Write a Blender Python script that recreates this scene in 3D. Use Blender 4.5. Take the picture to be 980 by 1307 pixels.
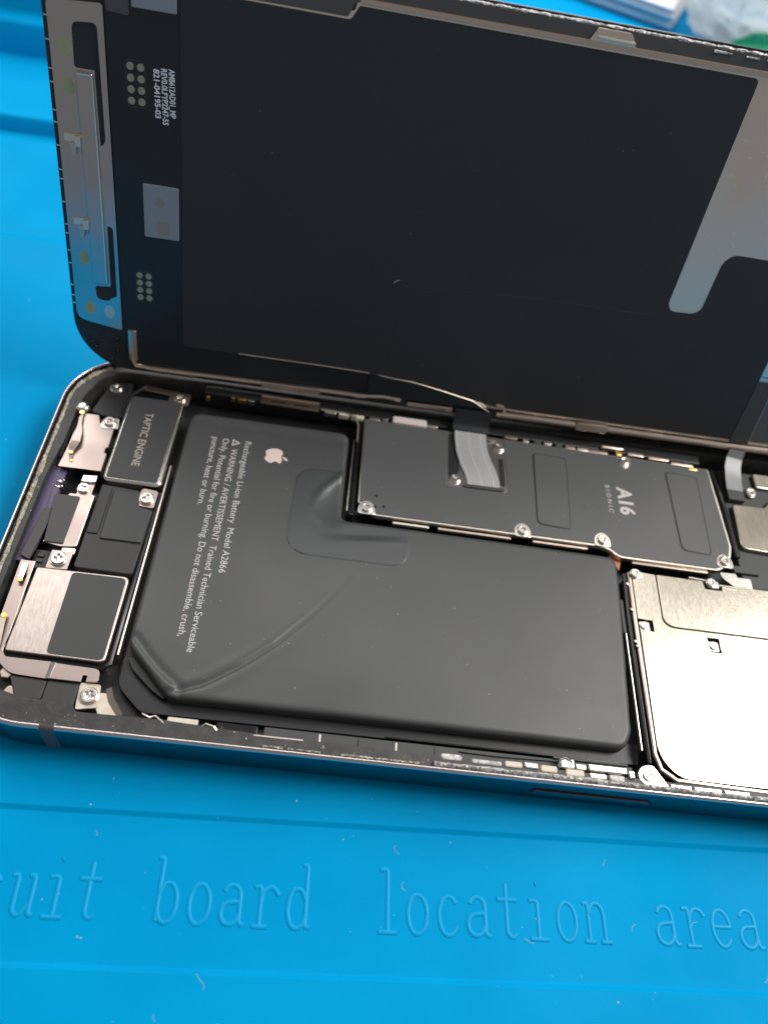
import bpy, bmesh, math, random
import numpy as np
from mathutils import Vector, Matrix, noise

S = 0.001                      # everything below is written in millimetres
scene = bpy.context.scene
for o in list(bpy.data.objects):
    bpy.data.objects.remove(o, do_unlink=True)
COL = scene.collection
RIM = 7.9                      # height of the phone's rim above the mat

# ------------------------------------------------------------------ camera
cam_d = bpy.data.cameras.new('camera')
cam = bpy.data.objects.new('camera', cam_d)
COL.objects.link(cam)
cam_d.sensor_fit = 'VERTICAL'
cam_d.sensor_height = 24.0
cam_d.lens = 1010.0 / 1307.0 * 24.0
cam_d.clip_start = 0.005
cam_d.clip_end = 20.0
R = ((0.98761193, -0.13325830, -0.08285467),
     (0.05913846, 0.80517740, -0.59007796),
     (0.14534549, 0.57786814, 0.80308350))
M = Matrix([list(R[i]) + [0.0] for i in range(3)] + [[0, 0, 0, 1]])
M.translation = Vector((47.8946, -36.5972, 109.1737 + RIM)) * S
cam.matrix_world = M
cam_d.dof.use_dof = True
cam_d.dof.focus_distance = 0.121
cam_d.dof.aperture_fstop = 11.0
scene.camera = cam

# ------------------------------------------------------------------ world and lamps
world = bpy.data.worlds.new('World')
scene.world = world
world.use_nodes = True
bg = world.node_tree.nodes['Background']
bg.inputs['Color'].default_value = (1.0, 0.955, 0.915, 1)
bg.inputs['Strength'].default_value = 0.235

def area_lamp(name, loc, target, size, power, color):
    d = bpy.data.lights.new(name, 'AREA')
    d.shape = 'RECTANGLE'
    d.size, d.size_y = size[0] * S, size[1] * S
    d.energy = power
    d.color = color
    o = bpy.data.objects.new(name, d)
    COL.objects.link(o)
    o.location = Vector(loc) * S
    o.rotation_euler = (Vector(target) - Vector(loc)).to_track_quat('-Z', 'Y').to_euler()
    return o
area_lamp('bench_lamp', (455, 140, 520), (90, 20, 0), (250, 250), 3.8, (1.0, 0.97, 0.93))
area_lamp('ceiling_panel', (-60, 440, 440), (-60, 300, 0), (720, 370), 3.1, (1.0, 0.965, 0.94))

scene.view_settings.view_transform = 'Standard'
scene.view_settings.look = 'None'
scene.view_settings.exposure = 0.0
scene.view_settings.gamma = 1.0
scene.view_settings.use_curve_mapping = False

# ------------------------------------------------------------------ materials
def material(name, color, metal=0.0, rough=0.5, spec=0.5, bump=None, vary=None, stretch=None, coat=0.0,
             roughvary=None, trans=0.0):
    m = bpy.data.materials.new(name)
    m.use_nodes = True
    nt = m.node_tree
    b = nt.nodes['Principled BSDF']
    b.inputs['Base Color'].default_value = (*color, 1)
    b.inputs['Metallic'].default_value = metal
    b.inputs['Roughness'].default_value = rough
    b.inputs['Specular IOR Level'].default_value = spec
    b.inputs['Coat Weight'].default_value = coat
    b.inputs['Transmission Weight'].default_value = trans
    tc = nt.nodes.new('ShaderNodeTexCoord')
    mp = nt.nodes.new('ShaderNodeMapping')
    nt.links.new(tc.outputs['Object'], mp.inputs['Vector'])
    if stretch:
        mp.inputs['Scale'].default_value = stretch
    def noise_node(scale, detail=4.0, mapped=True):
        n = nt.nodes.new('ShaderNodeTexNoise')
        n.inputs['Scale'].default_value = scale
        n.inputs['Detail'].default_value = detail
        nt.links.new(mp.outputs['Vector'] if mapped else tc.outputs['Object'], n.inputs['Vector'])
        return n
    if bump:                                   # (scale, strength, depth in mm)
        n = noise_node(bump[0])
        bp = nt.nodes.new('ShaderNodeBump')
        bp.inputs['Strength'].default_value = bump[1]
        bp.inputs['Distance'].default_value = bump[2] * S
        nt.links.new(n.outputs['Fac'], bp.inputs['Height'])
        nt.links.new(bp.outputs['Normal'], b.inputs['Normal'])
    if vary:                                   # (scale, second colour)
        n = noise_node(vary[0], 5.0, mapped=bool(stretch))
        r = nt.nodes.new('ShaderNodeValToRGB')
        r.color_ramp.elements[0].position = 0.35
        r.color_ramp.elements[1].position = 0.68
        r.color_ramp.elements[0].color = (*color, 1)
        r.color_ramp.elements[1].color = (*vary[1], 1)
        nt.links.new(n.outputs['Fac'], r.inputs['Fac'])
        nt.links.new(r.outputs['Color'], b.inputs['Base Color'])
    if roughvary:                              # (scale, low, high)
        n = noise_node(roughvary[0], 5.0, mapped=False)
        mr = nt.nodes.new('ShaderNodeMapRange')
        mr.inputs['From Min'].default_value = 0.3
        mr.inputs['From Max'].default_value = 0.7
        mr.inputs['To Min'].default_value = roughvary[1]
        mr.inputs['To Max'].default_value = roughvary[2]
        nt.links.new(n.outputs['Fac'], mr.inputs['Value'])
        nt.links.new(mr.outputs['Result'], b.inputs['Roughness'])
    return m

MT = {}
MT['mat'] = material('blue_silicone', (0.0, 0.285, 0.60), rough=0.55, spec=0.03, bump=(1500, 0.25, 0.05),
                     vary=(38, (0.0, 0.325, 0.665)), roughvary=(45, 0.36, 0.68))
MT['letter'] = material('blue_silicone_letter', (0.0, 0.315, 0.64), rough=0.38, spec=0.16, bump=(1500, 0.2, 0.04))
MT['table'] = material('table_top', (0.32, 0.32, 0.33), rough=0.6, bump=(200, 0.1, 0.1))
MT['steel'] = material('polished_dark_steel', (0.115, 0.105, 0.12), metal=1, rough=0.2, roughvary=(90, 0.16, 0.28))
MT['steel_highlight'] = material('polished_steel_highlight', (0.62, 0.57, 0.58), metal=1, rough=0.16, roughvary=(300, 0.12, 0.3))  # brighter copy of the frame steel that holds the rim's highlight
MT['ledge'] = material('black_ledge_plastic', (0.028, 0.028, 0.030), rough=0.5, bump=(3000, 0.5, 0.06),
                       vary=(700, (0.055, 0.054, 0.052)))
MT['black'] = material('black_plastic', (0.013, 0.014, 0.016), rough=0.42, bump=(2500, 0.15, 0.03))
MT['gloss'] = material('glossy_black', (0.010, 0.011, 0.013), rough=0.2, roughvary=(200, 0.15, 0.32))
MT['wrap'] = material('battery_wrap', (0.066, 0.070, 0.072), rough=0.43, spec=0.5, bump=(5000, 0.12, 0.02),
                      vary=(35, (0.073, 0.077, 0.079)), roughvary=(70, 0.34, 0.50))
MT['wrap_tab'] = material('battery_tab_film', (0.058, 0.064, 0.068), rough=0.36, spec=0.5, bump=(2600, 0.1, 0.02))
MT['graphite'] = material('graphite_film', (0.085, 0.090, 0.093), rough=0.45, bump=(4200, 0.25, 0.03),
                          vary=(60, (0.094, 0.099, 0.102)))
MT['tape'] = material('matte_black_tape', (0.040, 0.040, 0.041), rough=0.55, bump=(4000, 0.4, 0.05))
MT['foam'] = material('grey_foam', (0.085, 0.086, 0.088), rough=0.75, bump=(4500, 0.5, 0.05))
MT['sticker'] = material('charcoal_sticker', (0.050, 0.055, 0.056), rough=0.55, bump=(4000, 0.2, 0.02))
MT['pink'] = material('warm_steel', (0.42, 0.345, 0.32), metal=1, rough=0.3, bump=(3500, 0.12, 0.02),
                      stretch=(1, 5, 1), roughvary=(120, 0.28, 0.42))
MT['brushed'] = material('brushed_steel', (0.58, 0.51, 0.47), metal=1, rough=0.36, bump=(900, 0.55, 0.05),
                         stretch=(6, 1, 1), vary=(500, (0.47, 0.405, 0.37)))
MT['nickel'] = material('nickel_shield', (0.64, 0.59, 0.50), metal=1, rough=0.23, bump=(2600, 0.45, 0.03),
                        stretch=(3, 1, 1), vary=(700, (0.52, 0.48, 0.39)))
MT['silver'] = material('bright_steel', (0.80, 0.77, 0.73), metal=1, rough=0.24, bump=(1500, 0.2, 0.03))
MT['screw'] = material('screw_steel', (0.74, 0.70, 0.66), metal=1, rough=0.26, bump=(2500, 0.25, 0.03))
MT['edge'] = material('cut_steel_edge', (0.86, 0.80, 0.70), metal=1, rough=0.3)
MT['gold'] = material('gold_contact', (0.95, 0.66, 0.22), metal=1, rough=0.28)
MT['brass'] = material('bronze_steel', (0.64, 0.53, 0.46), metal=1, rough=0.3, bump=(900, 0.2, 0.03))
MT['purple'] = material('purple_flex', (0.085, 0.06, 0.14), rough=0.42, bump=(1500, 0.3, 0.04))
MT['glue'] = material('dried_adhesive', (0.66, 0.61, 0.49), rough=0.33, bump=(3500, 1.0, 0.15),
                      vary=(1800, (0.20, 0.18, 0.14)))
MT['glue_clear'] = material('clear_adhesive', (0.72, 0.71, 0.68), rough=0.3, bump=(2500, 0.8, 0.12),
                            vary=(1500, (0.25, 0.25, 0.25)))
MT['print'] = material('pale_print', (0.62, 0.60, 0.58), rough=0.6)
MT['print_warm'] = material('warm_print', (0.55, 0.46, 0.42), rough=0.55)
MT['logo'] = material('pale_pink_print', (0.80, 0.66, 0.62), rough=0.5)
MT['print_white'] = material('white_print', (0.85, 0.86, 0.88), rough=0.6)
MT['dust'] = material('dust', (0.6, 0.59, 0.56), rough=0.8)
MT['film'] = material('display_film', (0.027, 0.029, 0.034), rough=0.6, spec=0.35, bump=(4500, 0.12, 0.02), roughvary=(35, 0.42, 0.7),
                      vary=(40, (0.030, 0.032, 0.037)))
MT['flexblack'] = material('black_flex', (0.008, 0.012, 0.018), rough=0.32, bump=(1200, 0.05, 0.02))
MT['dplate'] = material('display_plate_steel', (0.50, 0.49, 0.50), metal=1, rough=0.18, bump=(2500, 0.06, 0.02),
                        roughvary=(150, 0.14, 0.26))
MT['dmetal'] = material('display_base_steel', (0.80, 0.70, 0.61), metal=1, rough=0.36, bump=(1800, 0.15, 0.02),
                        roughvary=(100, 0.28, 0.4))
MT['bezel'] = material('bezel_plastic', (0.085, 0.075, 0.072), rough=0.5, bump=(2500, 0.2, 0.03))
MT['bezel_dark'] = material('bezel_dark_plastic', (0.016, 0.018, 0.021), rough=0.45, bump=(2500, 0.2, 0.03))
MT['glass'] = material('cover_glass', (0.008, 0.008, 0.010), rough=0.08, coat=0.5)
MT['chip'] = material('grey_foil_sticker', (0.30, 0.32, 0.36), metal=0.35, rough=0.5, bump=(5000, 0.5, 0.03))
MT['chipspot'] = material('faded_tan_spot', (0.30, 0.27, 0.25), metal=0.3, rough=0.55)
MT['padring'] = material('dark_outline', (0.035, 0.040, 0.044), rough=0.5)
MT['pad'] = material('olive_pad', (0.36, 0.36, 0.26), metal=0.5, rough=0.45)
MT['spot'] = material('yellow_green_adhesive', (0.42, 0.43, 0.24), metal=0.45, rough=0.4)
MT['ribbon'] = material('silver_flex_cable', (0.5, 0.51, 0.52), metal=0.6, rough=0.4)
MT['ribbon_line'] = material('flex_trace', (0.92, 0.92, 0.92), metal=0.5, rough=0.3)
MT['cream'] = material('cream_flex', (0.72, 0.66, 0.55), rough=0.5, bump=(1500, 0.5, 0.06), vary=(600, (0.6, 0.52, 0.42)))
MT['copper'] = material('copper_flex', (0.45, 0.17, 0.09), rough=0.35)
MT['white_part'] = material('pale_pink_plastic', (0.72, 0.64, 0.62), rough=0.4)
MT['greycable'] = material('grey_cable', (0.26, 0.27, 0.29), rough=0.35)
MT['paper'] = material('white_paper', (0.88, 0.88, 0.89), rough=0.7)
MT['paper2'] = material('grey_paper', (0.62, 0.63, 0.68), rough=0.6)
MT['bag'] = material('white_plastic_film', (0.90, 0.92, 0.90), rough=0.4, bump=(90, 0.4, 1.5))
def make_translucent(m, color, amount):
    nt = m.node_tree
    b = nt.nodes['Principled BSDF']
    t = nt.nodes.new('ShaderNodeBsdfTranslucent')
    t.inputs['Color'].default_value = (*color, 1)
    x = nt.nodes.new('ShaderNodeMixShader')
    x.inputs['Fac'].default_value = amount
    nt.links.new(b.outputs['BSDF'], x.inputs[1])
    nt.links.new(t.outputs['BSDF'], x.inputs[2])
    nt.links.new(x.outputs['Shader'], nt.nodes['Material Output'].inputs['Surface'])
make_translucent(MT['bag'], (0.97, 0.98, 0.97), 0.7)
MT['greenbag'] = material('green_plastic_film', (0.06, 0.62, 0.34), rough=0.32, bump=(160, 0.5, 0.8))

# ------------------------------------------------------------------ builders
ORG = {}                                        # frame-space origin of every object

def root(name, origin, world_matrix, label, cat, group=None):
    o = bpy.data.objects.new(name, None)
    COL.objects.link(o)
    o.empty_display_size = 0.01
    o.matrix_world = world_matrix
    o['label'] = label
    o['category'] = cat
    if group:
        o['group'] = group
    ORG[o] = Vector(origin)
    return o

def shade(bm, smooth, angle, flat=True):
    """smooth shading; level faces stay flat and only edges round off"""
    bm.normal_update()
    lim = math.radians(angle)
    for f in bm.faces:
        f.smooth = smooth
    if not smooth:
        return
    for e in bm.edges:
        if len(e.link_faces) == 2:
            a, b = e.link_faces
            cap = flat and ((abs(a.normal.z) > 0.9995) != (abs(b.normal.z) > 0.9995))
            e.smooth = not (cap or e.calc_face_angle(0) > lim)

def obj(name, bm, mt, parent=None, smooth=True, angle=35, flat=True):
    """links a bmesh (in frame millimetres) as one mesh object with its origin at its base centre"""
    bm.normal_update()
    co = [v.co for v in bm.verts]
    lo = Vector((min(c[i] for c in co) for i in range(3)))
    hi = Vector((max(c[i] for c in co) for i in range(3)))
    org = Vector(((lo.x + hi.x) / 2, (lo.y + hi.y) / 2, lo.z))
    for v in bm.verts:
        v.co = (v.co - org) * S
    shade(bm, smooth, angle, flat)
    me = bpy.data.meshes.new(name)
    bm.to_mesh(me)
    bm.free()
    me.materials.append(MT[mt])
    return link(name, me, parent, org)

def link(name, me, parent, org, scale=1.0, rotz=0.0):
    o = bpy.data.objects.new(name, me)
    COL.objects.link(o)
    ORG[o] = Vector(org)
    if parent is not None:
        o.parent = parent
        o.location = (ORG[o] - ORG[parent]) * S
    else:
        o.location = ORG[o] * S
    if scale != 1.0:
        o.scale = (scale,) * 3
    if rotz:
        o.rotation_euler = (0, 0, rotz)
    return o

def rrect(x0, y0, x1, y1, r, n=6):
    """rounded rectangle outline, counter-clockwise"""
    r = max(0.02, r)
    out = []
    for cx, cy, a0 in ((x1 - r, y0 + r, -90), (x1 - r, y1 - r, 0), (x0 + r, y1 - r, 90), (x0 + r, y0 + r, 180)):
        for k in range(n + 1):
            a = math.radians(a0 + 90.0 * k / n)
            out.append((cx + r * math.cos(a), cy + r * math.sin(a)))
    return out

def rpoly(pts, r=0.5, n=4):
    """polygon with rounded corners; a point may carry its own radius as third value"""
    out = []
    m = len(pts)
    for i in range(m):
        p = Vector(pts[i][:2]); a = Vector(pts[i - 1][:2]); b = Vector(pts[(i + 1) % m][:2])
        rr = pts[i][2] if len(pts[i]) > 2 else r
        da, db = (a - p), (b - p)
        la, lb = da.length, db.length
        da.normalize(); db.normalize()
        t = min(rr, la * 0.48, lb * 0.48)
        if t < 0.02:
            out.append(tuple(p)); continue
        s, e = p + da * t, p + db * t
        for k in range(n + 1):
            f = k / n
            q = s * (1 - f) ** 2 + p * 2 * f * (1 - f) + e * f * f
            out.append(tuple(q))
    return out

def circle(cx, cy, r, n=20, ry=None):
    return [(cx + r * math.cos(2 * math.pi * k / n), cy + (ry or r) * math.sin(2 * math.pi * k / n)) for k in range(n)]

def plate(outer, z0, z1, holes=(), bevel=0.0, seg=2, bm=None):
    """extruded outline with optional holes; its upper edges are bevelled"""
    own = bm is None
    bm = bmesh.new()
    edges = []
    for loop in [outer] + list(holes):
        vs = [bm.verts.new((p[0], p[1], z0)) for p in loop]
        edges += [bm.edges.new((vs[i], vs[(i + 1) % len(vs)])) for i in range(len(vs))]
    if holes:
        bmesh.ops.triangle_fill(bm, use_beauty=True, use_dissolve=False, edges=edges)
        faces = list(bm.faces)
        bmesh.ops.recalc_face_normals(bm, faces=faces)
        if faces[0].normal.z > 0:
            bmesh.ops.reverse_faces(bm, faces=faces)
        bottom = faces
    else:
        f = bm.faces.new(list(bm.verts))
        f.normal_update()
        if f.normal.z > 0:
            f.normal_flip()
        bottom = [f]
    g = bmesh.ops.extrude_face_region(bm, geom=bottom, use_keep_orig=True)
    top = [v for v in g['geom'] if isinstance(v, bmesh.types.BMVert)]
    for v in top:
        v.co.z = z1
    bmesh.ops.recalc_face_normals(bm, faces=list(bm.faces))
    if bevel > 0:
        bm.normal_update()
        tops = {f for f in bm.faces if all(abs(v.co.z - z1) < 1e-5 for v in f.verts)}
        be = [e for e in bm.edges if len(e.link_faces) == 2 and len([f for f in e.link_faces if f in tops]) == 1]
        bmesh.ops.bevel(bm, geom=be, offset=bevel, segments=seg, profile=0.5, affect='EDGES', clamp_overlap=True)
    return bm

def box(x0, y0, z0, x1, y1, z1, r=0.08, bevel=0.08):
    return plate(rrect(x0, y0, x1, y1, r, 3), z0, z1, bevel=bevel)

def merge(*bms):
    out = bmesh.new()
    for b in bms:
        me = bpy.data.meshes.new('tmp')
        b.to_mesh(me); b.free()
        out.from_mesh(me)
        bpy.data.meshes.remove(me)
    return out

def ring(outline, profile):
    """sweeps (inset, z) profile points round an outline function outline(inset)"""
    bm = bmesh.new()
    loops = []
    for d, z in profile:
        loops.append([bm.verts.new((x, y, z)) for x, y in outline(d)])
    for a, b in zip(loops[:-1], loops[1:]):
        n = len(a)
        for i in range(n):
            bm.faces.new((a[i], a[(i + 1) % n], b[(i + 1) % n], b[i]))
    bmesh.ops.recalc_face_normals(bm, faces=list(bm.faces))
    return bm

def tube(path, r, n=8, closed=False, flat=1.0):
    """round bead along a 3-D path; r a number or a list"""
    bm = bmesh.new()
    P = [Vector(p) for p in path]
    rings = []
    for i, p in enumerate(P):
        t = (P[min(i + 1, len(P) - 1)] - P[max(i - 1, 0)]).normalized()
        up = Vector((0, 0, 1)) if abs(t.z) < 0.95 else Vector((0, 1, 0))
        s = t.cross(up).normalized()
        u = s.cross(t).normalized()
        rr = r[i] if isinstance(r, (list, tuple)) else r
        rings.append([bm.verts.new(p + s * rr * math.cos(2 * math.pi * k / n) + u * rr * flat * math.sin(2 * math.pi * k / n)) for k in range(n)])
    for a, b in zip(rings[:-1], rings[1:]):
        for k in range(n):
            bm.faces.new((a[k], a[(k + 1) % n], b[(k + 1) % n], b[k]))
    bm.faces.new(rings[0][::-1]); bm.faces.new(rings[-1])
    bmesh.ops.recalc_face_normals(bm, faces=list(bm.faces))
    return bm

def strip(path, side, width, thick):
    """flat ribbon: path centre points, side vectors, constant width"""
    bm = bmesh.new()
    rows = []
    P = [Vector(p) for p in path]
    for i, p in enumerate(P):
        t = (P[min(i + 1, len(P) - 1)] - P[max(i - 1, 0)]).normalized()
        s = Vector(side[i]) if isinstance(side, list) else Vector(side)
        s = (s - t * s.dot(t)).normalized()
        u = s.cross(t).normalized()
        w = width[i] if isinstance(width, list) else width
        rows.append([bm.verts.new(p + s * a * w / 2 + u * b * thick / 2) for a, b in ((-1, -1), (1, -1), (1, 1), (-1, 1))])
    for a, b in zip(rows[:-1], rows[1:]):
        for k in range(4):
            bm.faces.new((a[k], a[(k + 1) % 4], b[(k + 1) % 4], b[k]))
    bm.faces.new(rows[0][::-1]); bm.faces.new(rows[-1])
    bmesh.ops.recalc_face_normals(bm, faces=list(bm.faces))
    return bm

def poly_dist(px, py, poly):
    """signed distance (positive inside) and nearest boundary point, vectorised"""
    P = np.array(poly)
    Q = np.roll(P, -1, 0)
    best = np.full(px.shape, 1e9)
    nx = np.zeros(px.shape); ny = np.zeros(px.shape)
    inside = np.zeros(px.shape, bool)
    for (ax, ay), (bx, by) in zip(P, Q):
        dx, dy = bx - ax, by - ay
        l2 = dx * dx + dy * dy + 1e-12
        t = np.clip(((px - ax) * dx + (py - ay) * dy) / l2, 0, 1)
        qx, qy = ax + t * dx, ay + t * dy
        d = np.hypot(px - qx, py - qy)
        m = d < best
        best = np.where(m, d, best); nx = np.where(m, qx, nx); ny = np.where(m, qy, ny)
        c = ((ay > py) != (by > py)) & (px < (bx - ax) * (py - ay) / (by - ay + 1e-12) + ax)
        inside ^= c
    return np.where(inside, best, -best), nx, ny

def heightfield(poly, res, zfun, zbot):
    """dense sheet over a polygon, z = zfun(x, y, distance to edge), closed down to zbot at its border"""
    P = np.array(poly)
    xs = np.arange(P[:, 0].min() - res, P[:, 0].max() + res * 1.5, res)
    ys = np.arange(P[:, 1].min() - res, P[:, 1].max() + res * 1.5, res)
    X, Y = np.meshgrid(xs, ys)
    d, nx, ny = poly_dist(X, Y, poly)
    out = d <= 0.25 * res
    near = np.abs(d) < res * 1.5
    X2 = np.where(out, nx, X); Y2 = np.where(out, ny, Y)
    D = np.where(out, 0.0, d)
    Z = zfun(X2, Y2, D)
    bm = bmesh.new()
    V = {}
    ny_, nx_ = X.shape
    ins = d > 0.25 * res
    def gv(j, i):
        if (j, i) not in V:
            V[(j, i)] = bm.verts.new((X2[j, i], Y2[j, i], Z[j, i]))
        return V[(j, i)]
    for j in range(ny_ - 1):
        for i in range(nx_ - 1):
            if ins[j, i] or ins[j + 1, i] or ins[j, i + 1] or ins[j + 1, i + 1]:
                bm.faces.new((gv(j, i), gv(j, i + 1), gv(j + 1, i + 1), gv(j + 1, i)))
    bmesh.ops.remove_doubles(bm, verts=list(bm.verts), dist=0.01)
    be = [e for e in bm.edges if len(e.link_faces) == 1]
    g = bmesh.ops.extrude_edge_only(bm, edges=be)
    for v in g['geom']:
        if isinstance(v, bmesh.types.BMVert):
            v.co.z = zbot
    bmesh.ops.recalc_face_normals(bm, faces=list(bm.faces))
    return bm

def text_bm(s, p0, p1, height, up, z, bold=0.0, lift=0.012):
    """flat lettering fitted from p0 to p1 (frame xy), capital height in mm, letters standing along 'up'"""
    cu = bpy.data.curves.new('tmp_text', 'FONT')
    cu.body = s
    cu.size = 1.0
    cu.offset = bold
    cu.resolution_u = 3
    to = bpy.data.objects.new('tmp_text', cu)
    COL.objects.link(to)
    dg = bpy.context.evaluated_depsgraph_get()
    me = bpy.data.meshes.new_from_object(to.evaluated_get(dg))
    bpy.data.objects.remove(to, do_unlink=True)
    bpy.data.curves.remove(cu)
    bm = bmesh.new()
    bm.from_mesh(me)
    bpy.data.meshes.remove(me)
    x0 = min(v.co.x for v in bm.verts); x1 = max(v.co.x for v in bm.verts)
    d = Vector(p1) - Vector(p0)
    u = Vector(up)
    for v in bm.verts:
        fx = (v.co.x - x0) / (x1 - x0)
        q = Vector(p0) + d * fx + u * (v.co.y / 0.70 * height)
        zz = z(q.x, q.y) if callable(z) else z
        v.co = Vector((q.x, q.y, zz + lift))
    bmesh.ops.recalc_face_normals(bm, faces=list(bm.faces))
    if sum(f.normal.z for f in bm.faces) < 0:
        bmesh.ops.reverse_faces(bm, faces=list(bm.faces))
    return bm

def crust(path, width, height, seed, step=0.22, gap=0.0):
    """lumpy bead of dried adhesive along a path of (x, y, z)"""
    rnd = random.Random(seed)
    pts = []
    for a, b in zip(path[:-1], path[1:]):
        a, b = Vector(a), Vector(b)
        n = max(1, int((b - a).length / step))
        pts += [a.lerp(b, k / n) for k in range(n)]
    pts.append(Vector(path[-1]))
    bm = bmesh.new()
    prev = None
    k = 0
    for i, p in enumerate(pts):
        t = (pts[min(i + 1, len(pts) - 1)] - pts[max(i - 1, 0)]).normalized()
        s = Vector((-t.y, t.x, 0))
        env = 0.55 + 0.9 * abs(noise.noise(p * 0.35 + Vector((seed, 0, 0))))
        row = []
        for j in range(5):
            f = j / 4 - 0.5
            h = height * env * (1 - (2 * f) ** 2) * (0.5 + rnd.random()) if 0 < j < 4 else -0.02
            row.append(bm.verts.new(p + s * (f * width * env + rnd.uniform(-.05, .05)) + Vector((0, 0, h))))
        if gap and noise.noise(p * 0.5 + Vector((0, seed, 0))) < gap - 1:
            prev = None
            continue
        if prev:
            for j in range(4):
                bm.faces.new((prev[j], prev[j + 1], row[j + 1], row[j]))
        prev = row
    for v in [v for v in bm.verts if not v.link_faces]:
        bm.verts.remove(v)
    bmesh.ops.recalc_face_normals(bm, faces=list(bm.faces))
    if sum(f.normal.z for f in bm.faces) < 0:
        bmesh.ops.reverse_faces(bm, faces=list(bm.faces))
    return bm

def specks(spots):
    """tiny dust grains, spots = (x, y, z, size)"""
    rnd = random.Random(len(spots))
    bm = bmesh.new()
    for x, y, z, s in spots:
        a = rnd.uniform(0, 6.28)
        st = rnd.uniform(0.6, 1.9)
        c, n = math.cos(a), math.sin(a)
        def w(p):
            return bm.verts.new((x + s * (p[0] * st * c - p[1] * n), y + s * (p[0] * st * n + p[1] * c), z + s * p[2]))
        vs = [w(p) for p in ((1, 0, 0), (0, 1, 0), (-1, 0, 0), (0, -1, 0), (0.1, 0.1, 0.8))]
        for k in range(4):
            bm.faces.new((vs[k], vs[(k + 1) % 4], vs[4]))
    return bm

def fibres(spots, seed):
    """short curled lint fibres, spots = (x, y, z, length)"""
    rnd = random.Random(seed)
    out = []
    for x, y, z, l in spots:
        a = rnd.uniform(0, 6.28)
        p = Vector((x, y, z + .03))
        path = [p.copy()]
        for k in range(6):
            a += rnd.uniform(-.6, .6)
            p = p + Vector((math.cos(a), math.sin(a), 0)) * l / 6
            path.append(Vector((p.x, p.y, z + .03 + .02 * (k % 2))))
        out.append(tube(path, .022, 5))
    return merge(*out)

def as_stuff(o):
    o['kind'] = 'stuff'
    return o

# screw meshes, shared by every screw: head radius 1 mm
def screw_mesh(name, arms):
    bm = bmesh.new()
    hole = []
    for k in range(arms):
        a = 2 * math.pi * k / arms
        h = math.pi / arms
        w = 0.13
        for dx, dy in ((0.50, -w), (0.50, w)):
            hole.append((dx * math.cos(a) - dy * math.sin(a), dx * math.sin(a) + dy * math.cos(a)))
        hole.append((0.19 * math.cos(a + h), 0.19 * math.sin(a + h)))
    b = plate(circle(0, 0, 1.0, 28), 0.0, 0.42, holes=[hole], bevel=0.13, seg=3)
    f = plate(circle(0, 0, 0.6, 16), 0.02, 0.14)
    fl = plate(circle(0, 0, 1.12, 28), -0.15, 0.10, bevel=0.05)
    b = merge(b, f, fl)
    for v in b.verts:
        v.co *= S
    shade(b, True, 40)
    me = bpy.data.meshes.new(name)
    b.to_mesh(me); b.free()
    me.materials.append(MT['screw'])
    return me
SCREW4 = screw_mesh('cross_screw', 4)
SCREW3 = screw_mesh('three_lobe_screw', 3)
_sr = random.Random(4)
def screw(parent, x, y, z, r=1.0, kind=4):
    return link('screw', SCREW4 if kind == 4 else SCREW3, parent, (x, y, z), scale=r, rotz=_sr.uniform(0, 3))

# ================================================================== table and mat
tb = plate([(-900, -500), (1100, -500), (1100, 1500), (-900, 1500)], -40, -3.2)
table = obj('table', tb, 'table', smooth=False)
table['kind'] = 'structure'

MATROT = math.atan(0.0402)
mat_w = Matrix.Rotation(MATROT, 4, 'Z')
mat = root('silicone_mat', (0, 0, 0), mat_w, 'bright blue silicone repair mat with raised lettering lying under the phone', 'mat')
def mat_base():
    # (distance towards the back, height); bands, trays and dividers run along the mat
    prof = [(-150, -0.45), (-150, 0), (-27.75, 0), (-27.6, -0.05), (-27.25, -0.5), (-27.0, -0.55),
            (-9.05, -0.55), (-8.85, -0.5), (-8.5, -0.05), (-8.3, 0), (111.6, 0), (112.0, -0.25), (112.8, -0.6), (113.6, -0.8), (152.6, -0.8),
            (153.3, -0.6), (154.2, 2.6), (154.6, 2.95), (155.2, 3.0), (170, 3.0), (171, 2.6), (173, 0.4), (174, 0.0),
            (187.6, 0), (188.6, 0.5), (190.2, 7.6), (190.8, 8.4), (191.6, 8.6),
            (195.6, 8.6), (196.4, 9.2), (197.2, 18.5), (198, 19), (207, 19), (208.5, 18), (210, 0.6), (211, 0), (520, 0), (520, -3.0), (-150, -3.0)]
    bm = bmesh.new()
    xs = [-420, -260, -120, 0, 120, 260, 420, 560]
    rows = [[bm.verts.new((x, t, z)) for t, z in prof] for x in xs]
    n = len(prof)
    for a, b in zip(rows[:-1], rows[1:]):
        for k in range(n):
            bm.faces.new((a[k], b[k], b[(k + 1) % n], a[(k + 1) % n]))
    bm.faces.new(rows[0]); bm.faces.new(rows[-1][::-1])
    bmesh.ops.recalc_face_normals(bm, faces=list(bm.faces))
    return bm
mat_o = obj('mat_base', mat_base(), 'mat', mat, angle=50)

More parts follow.
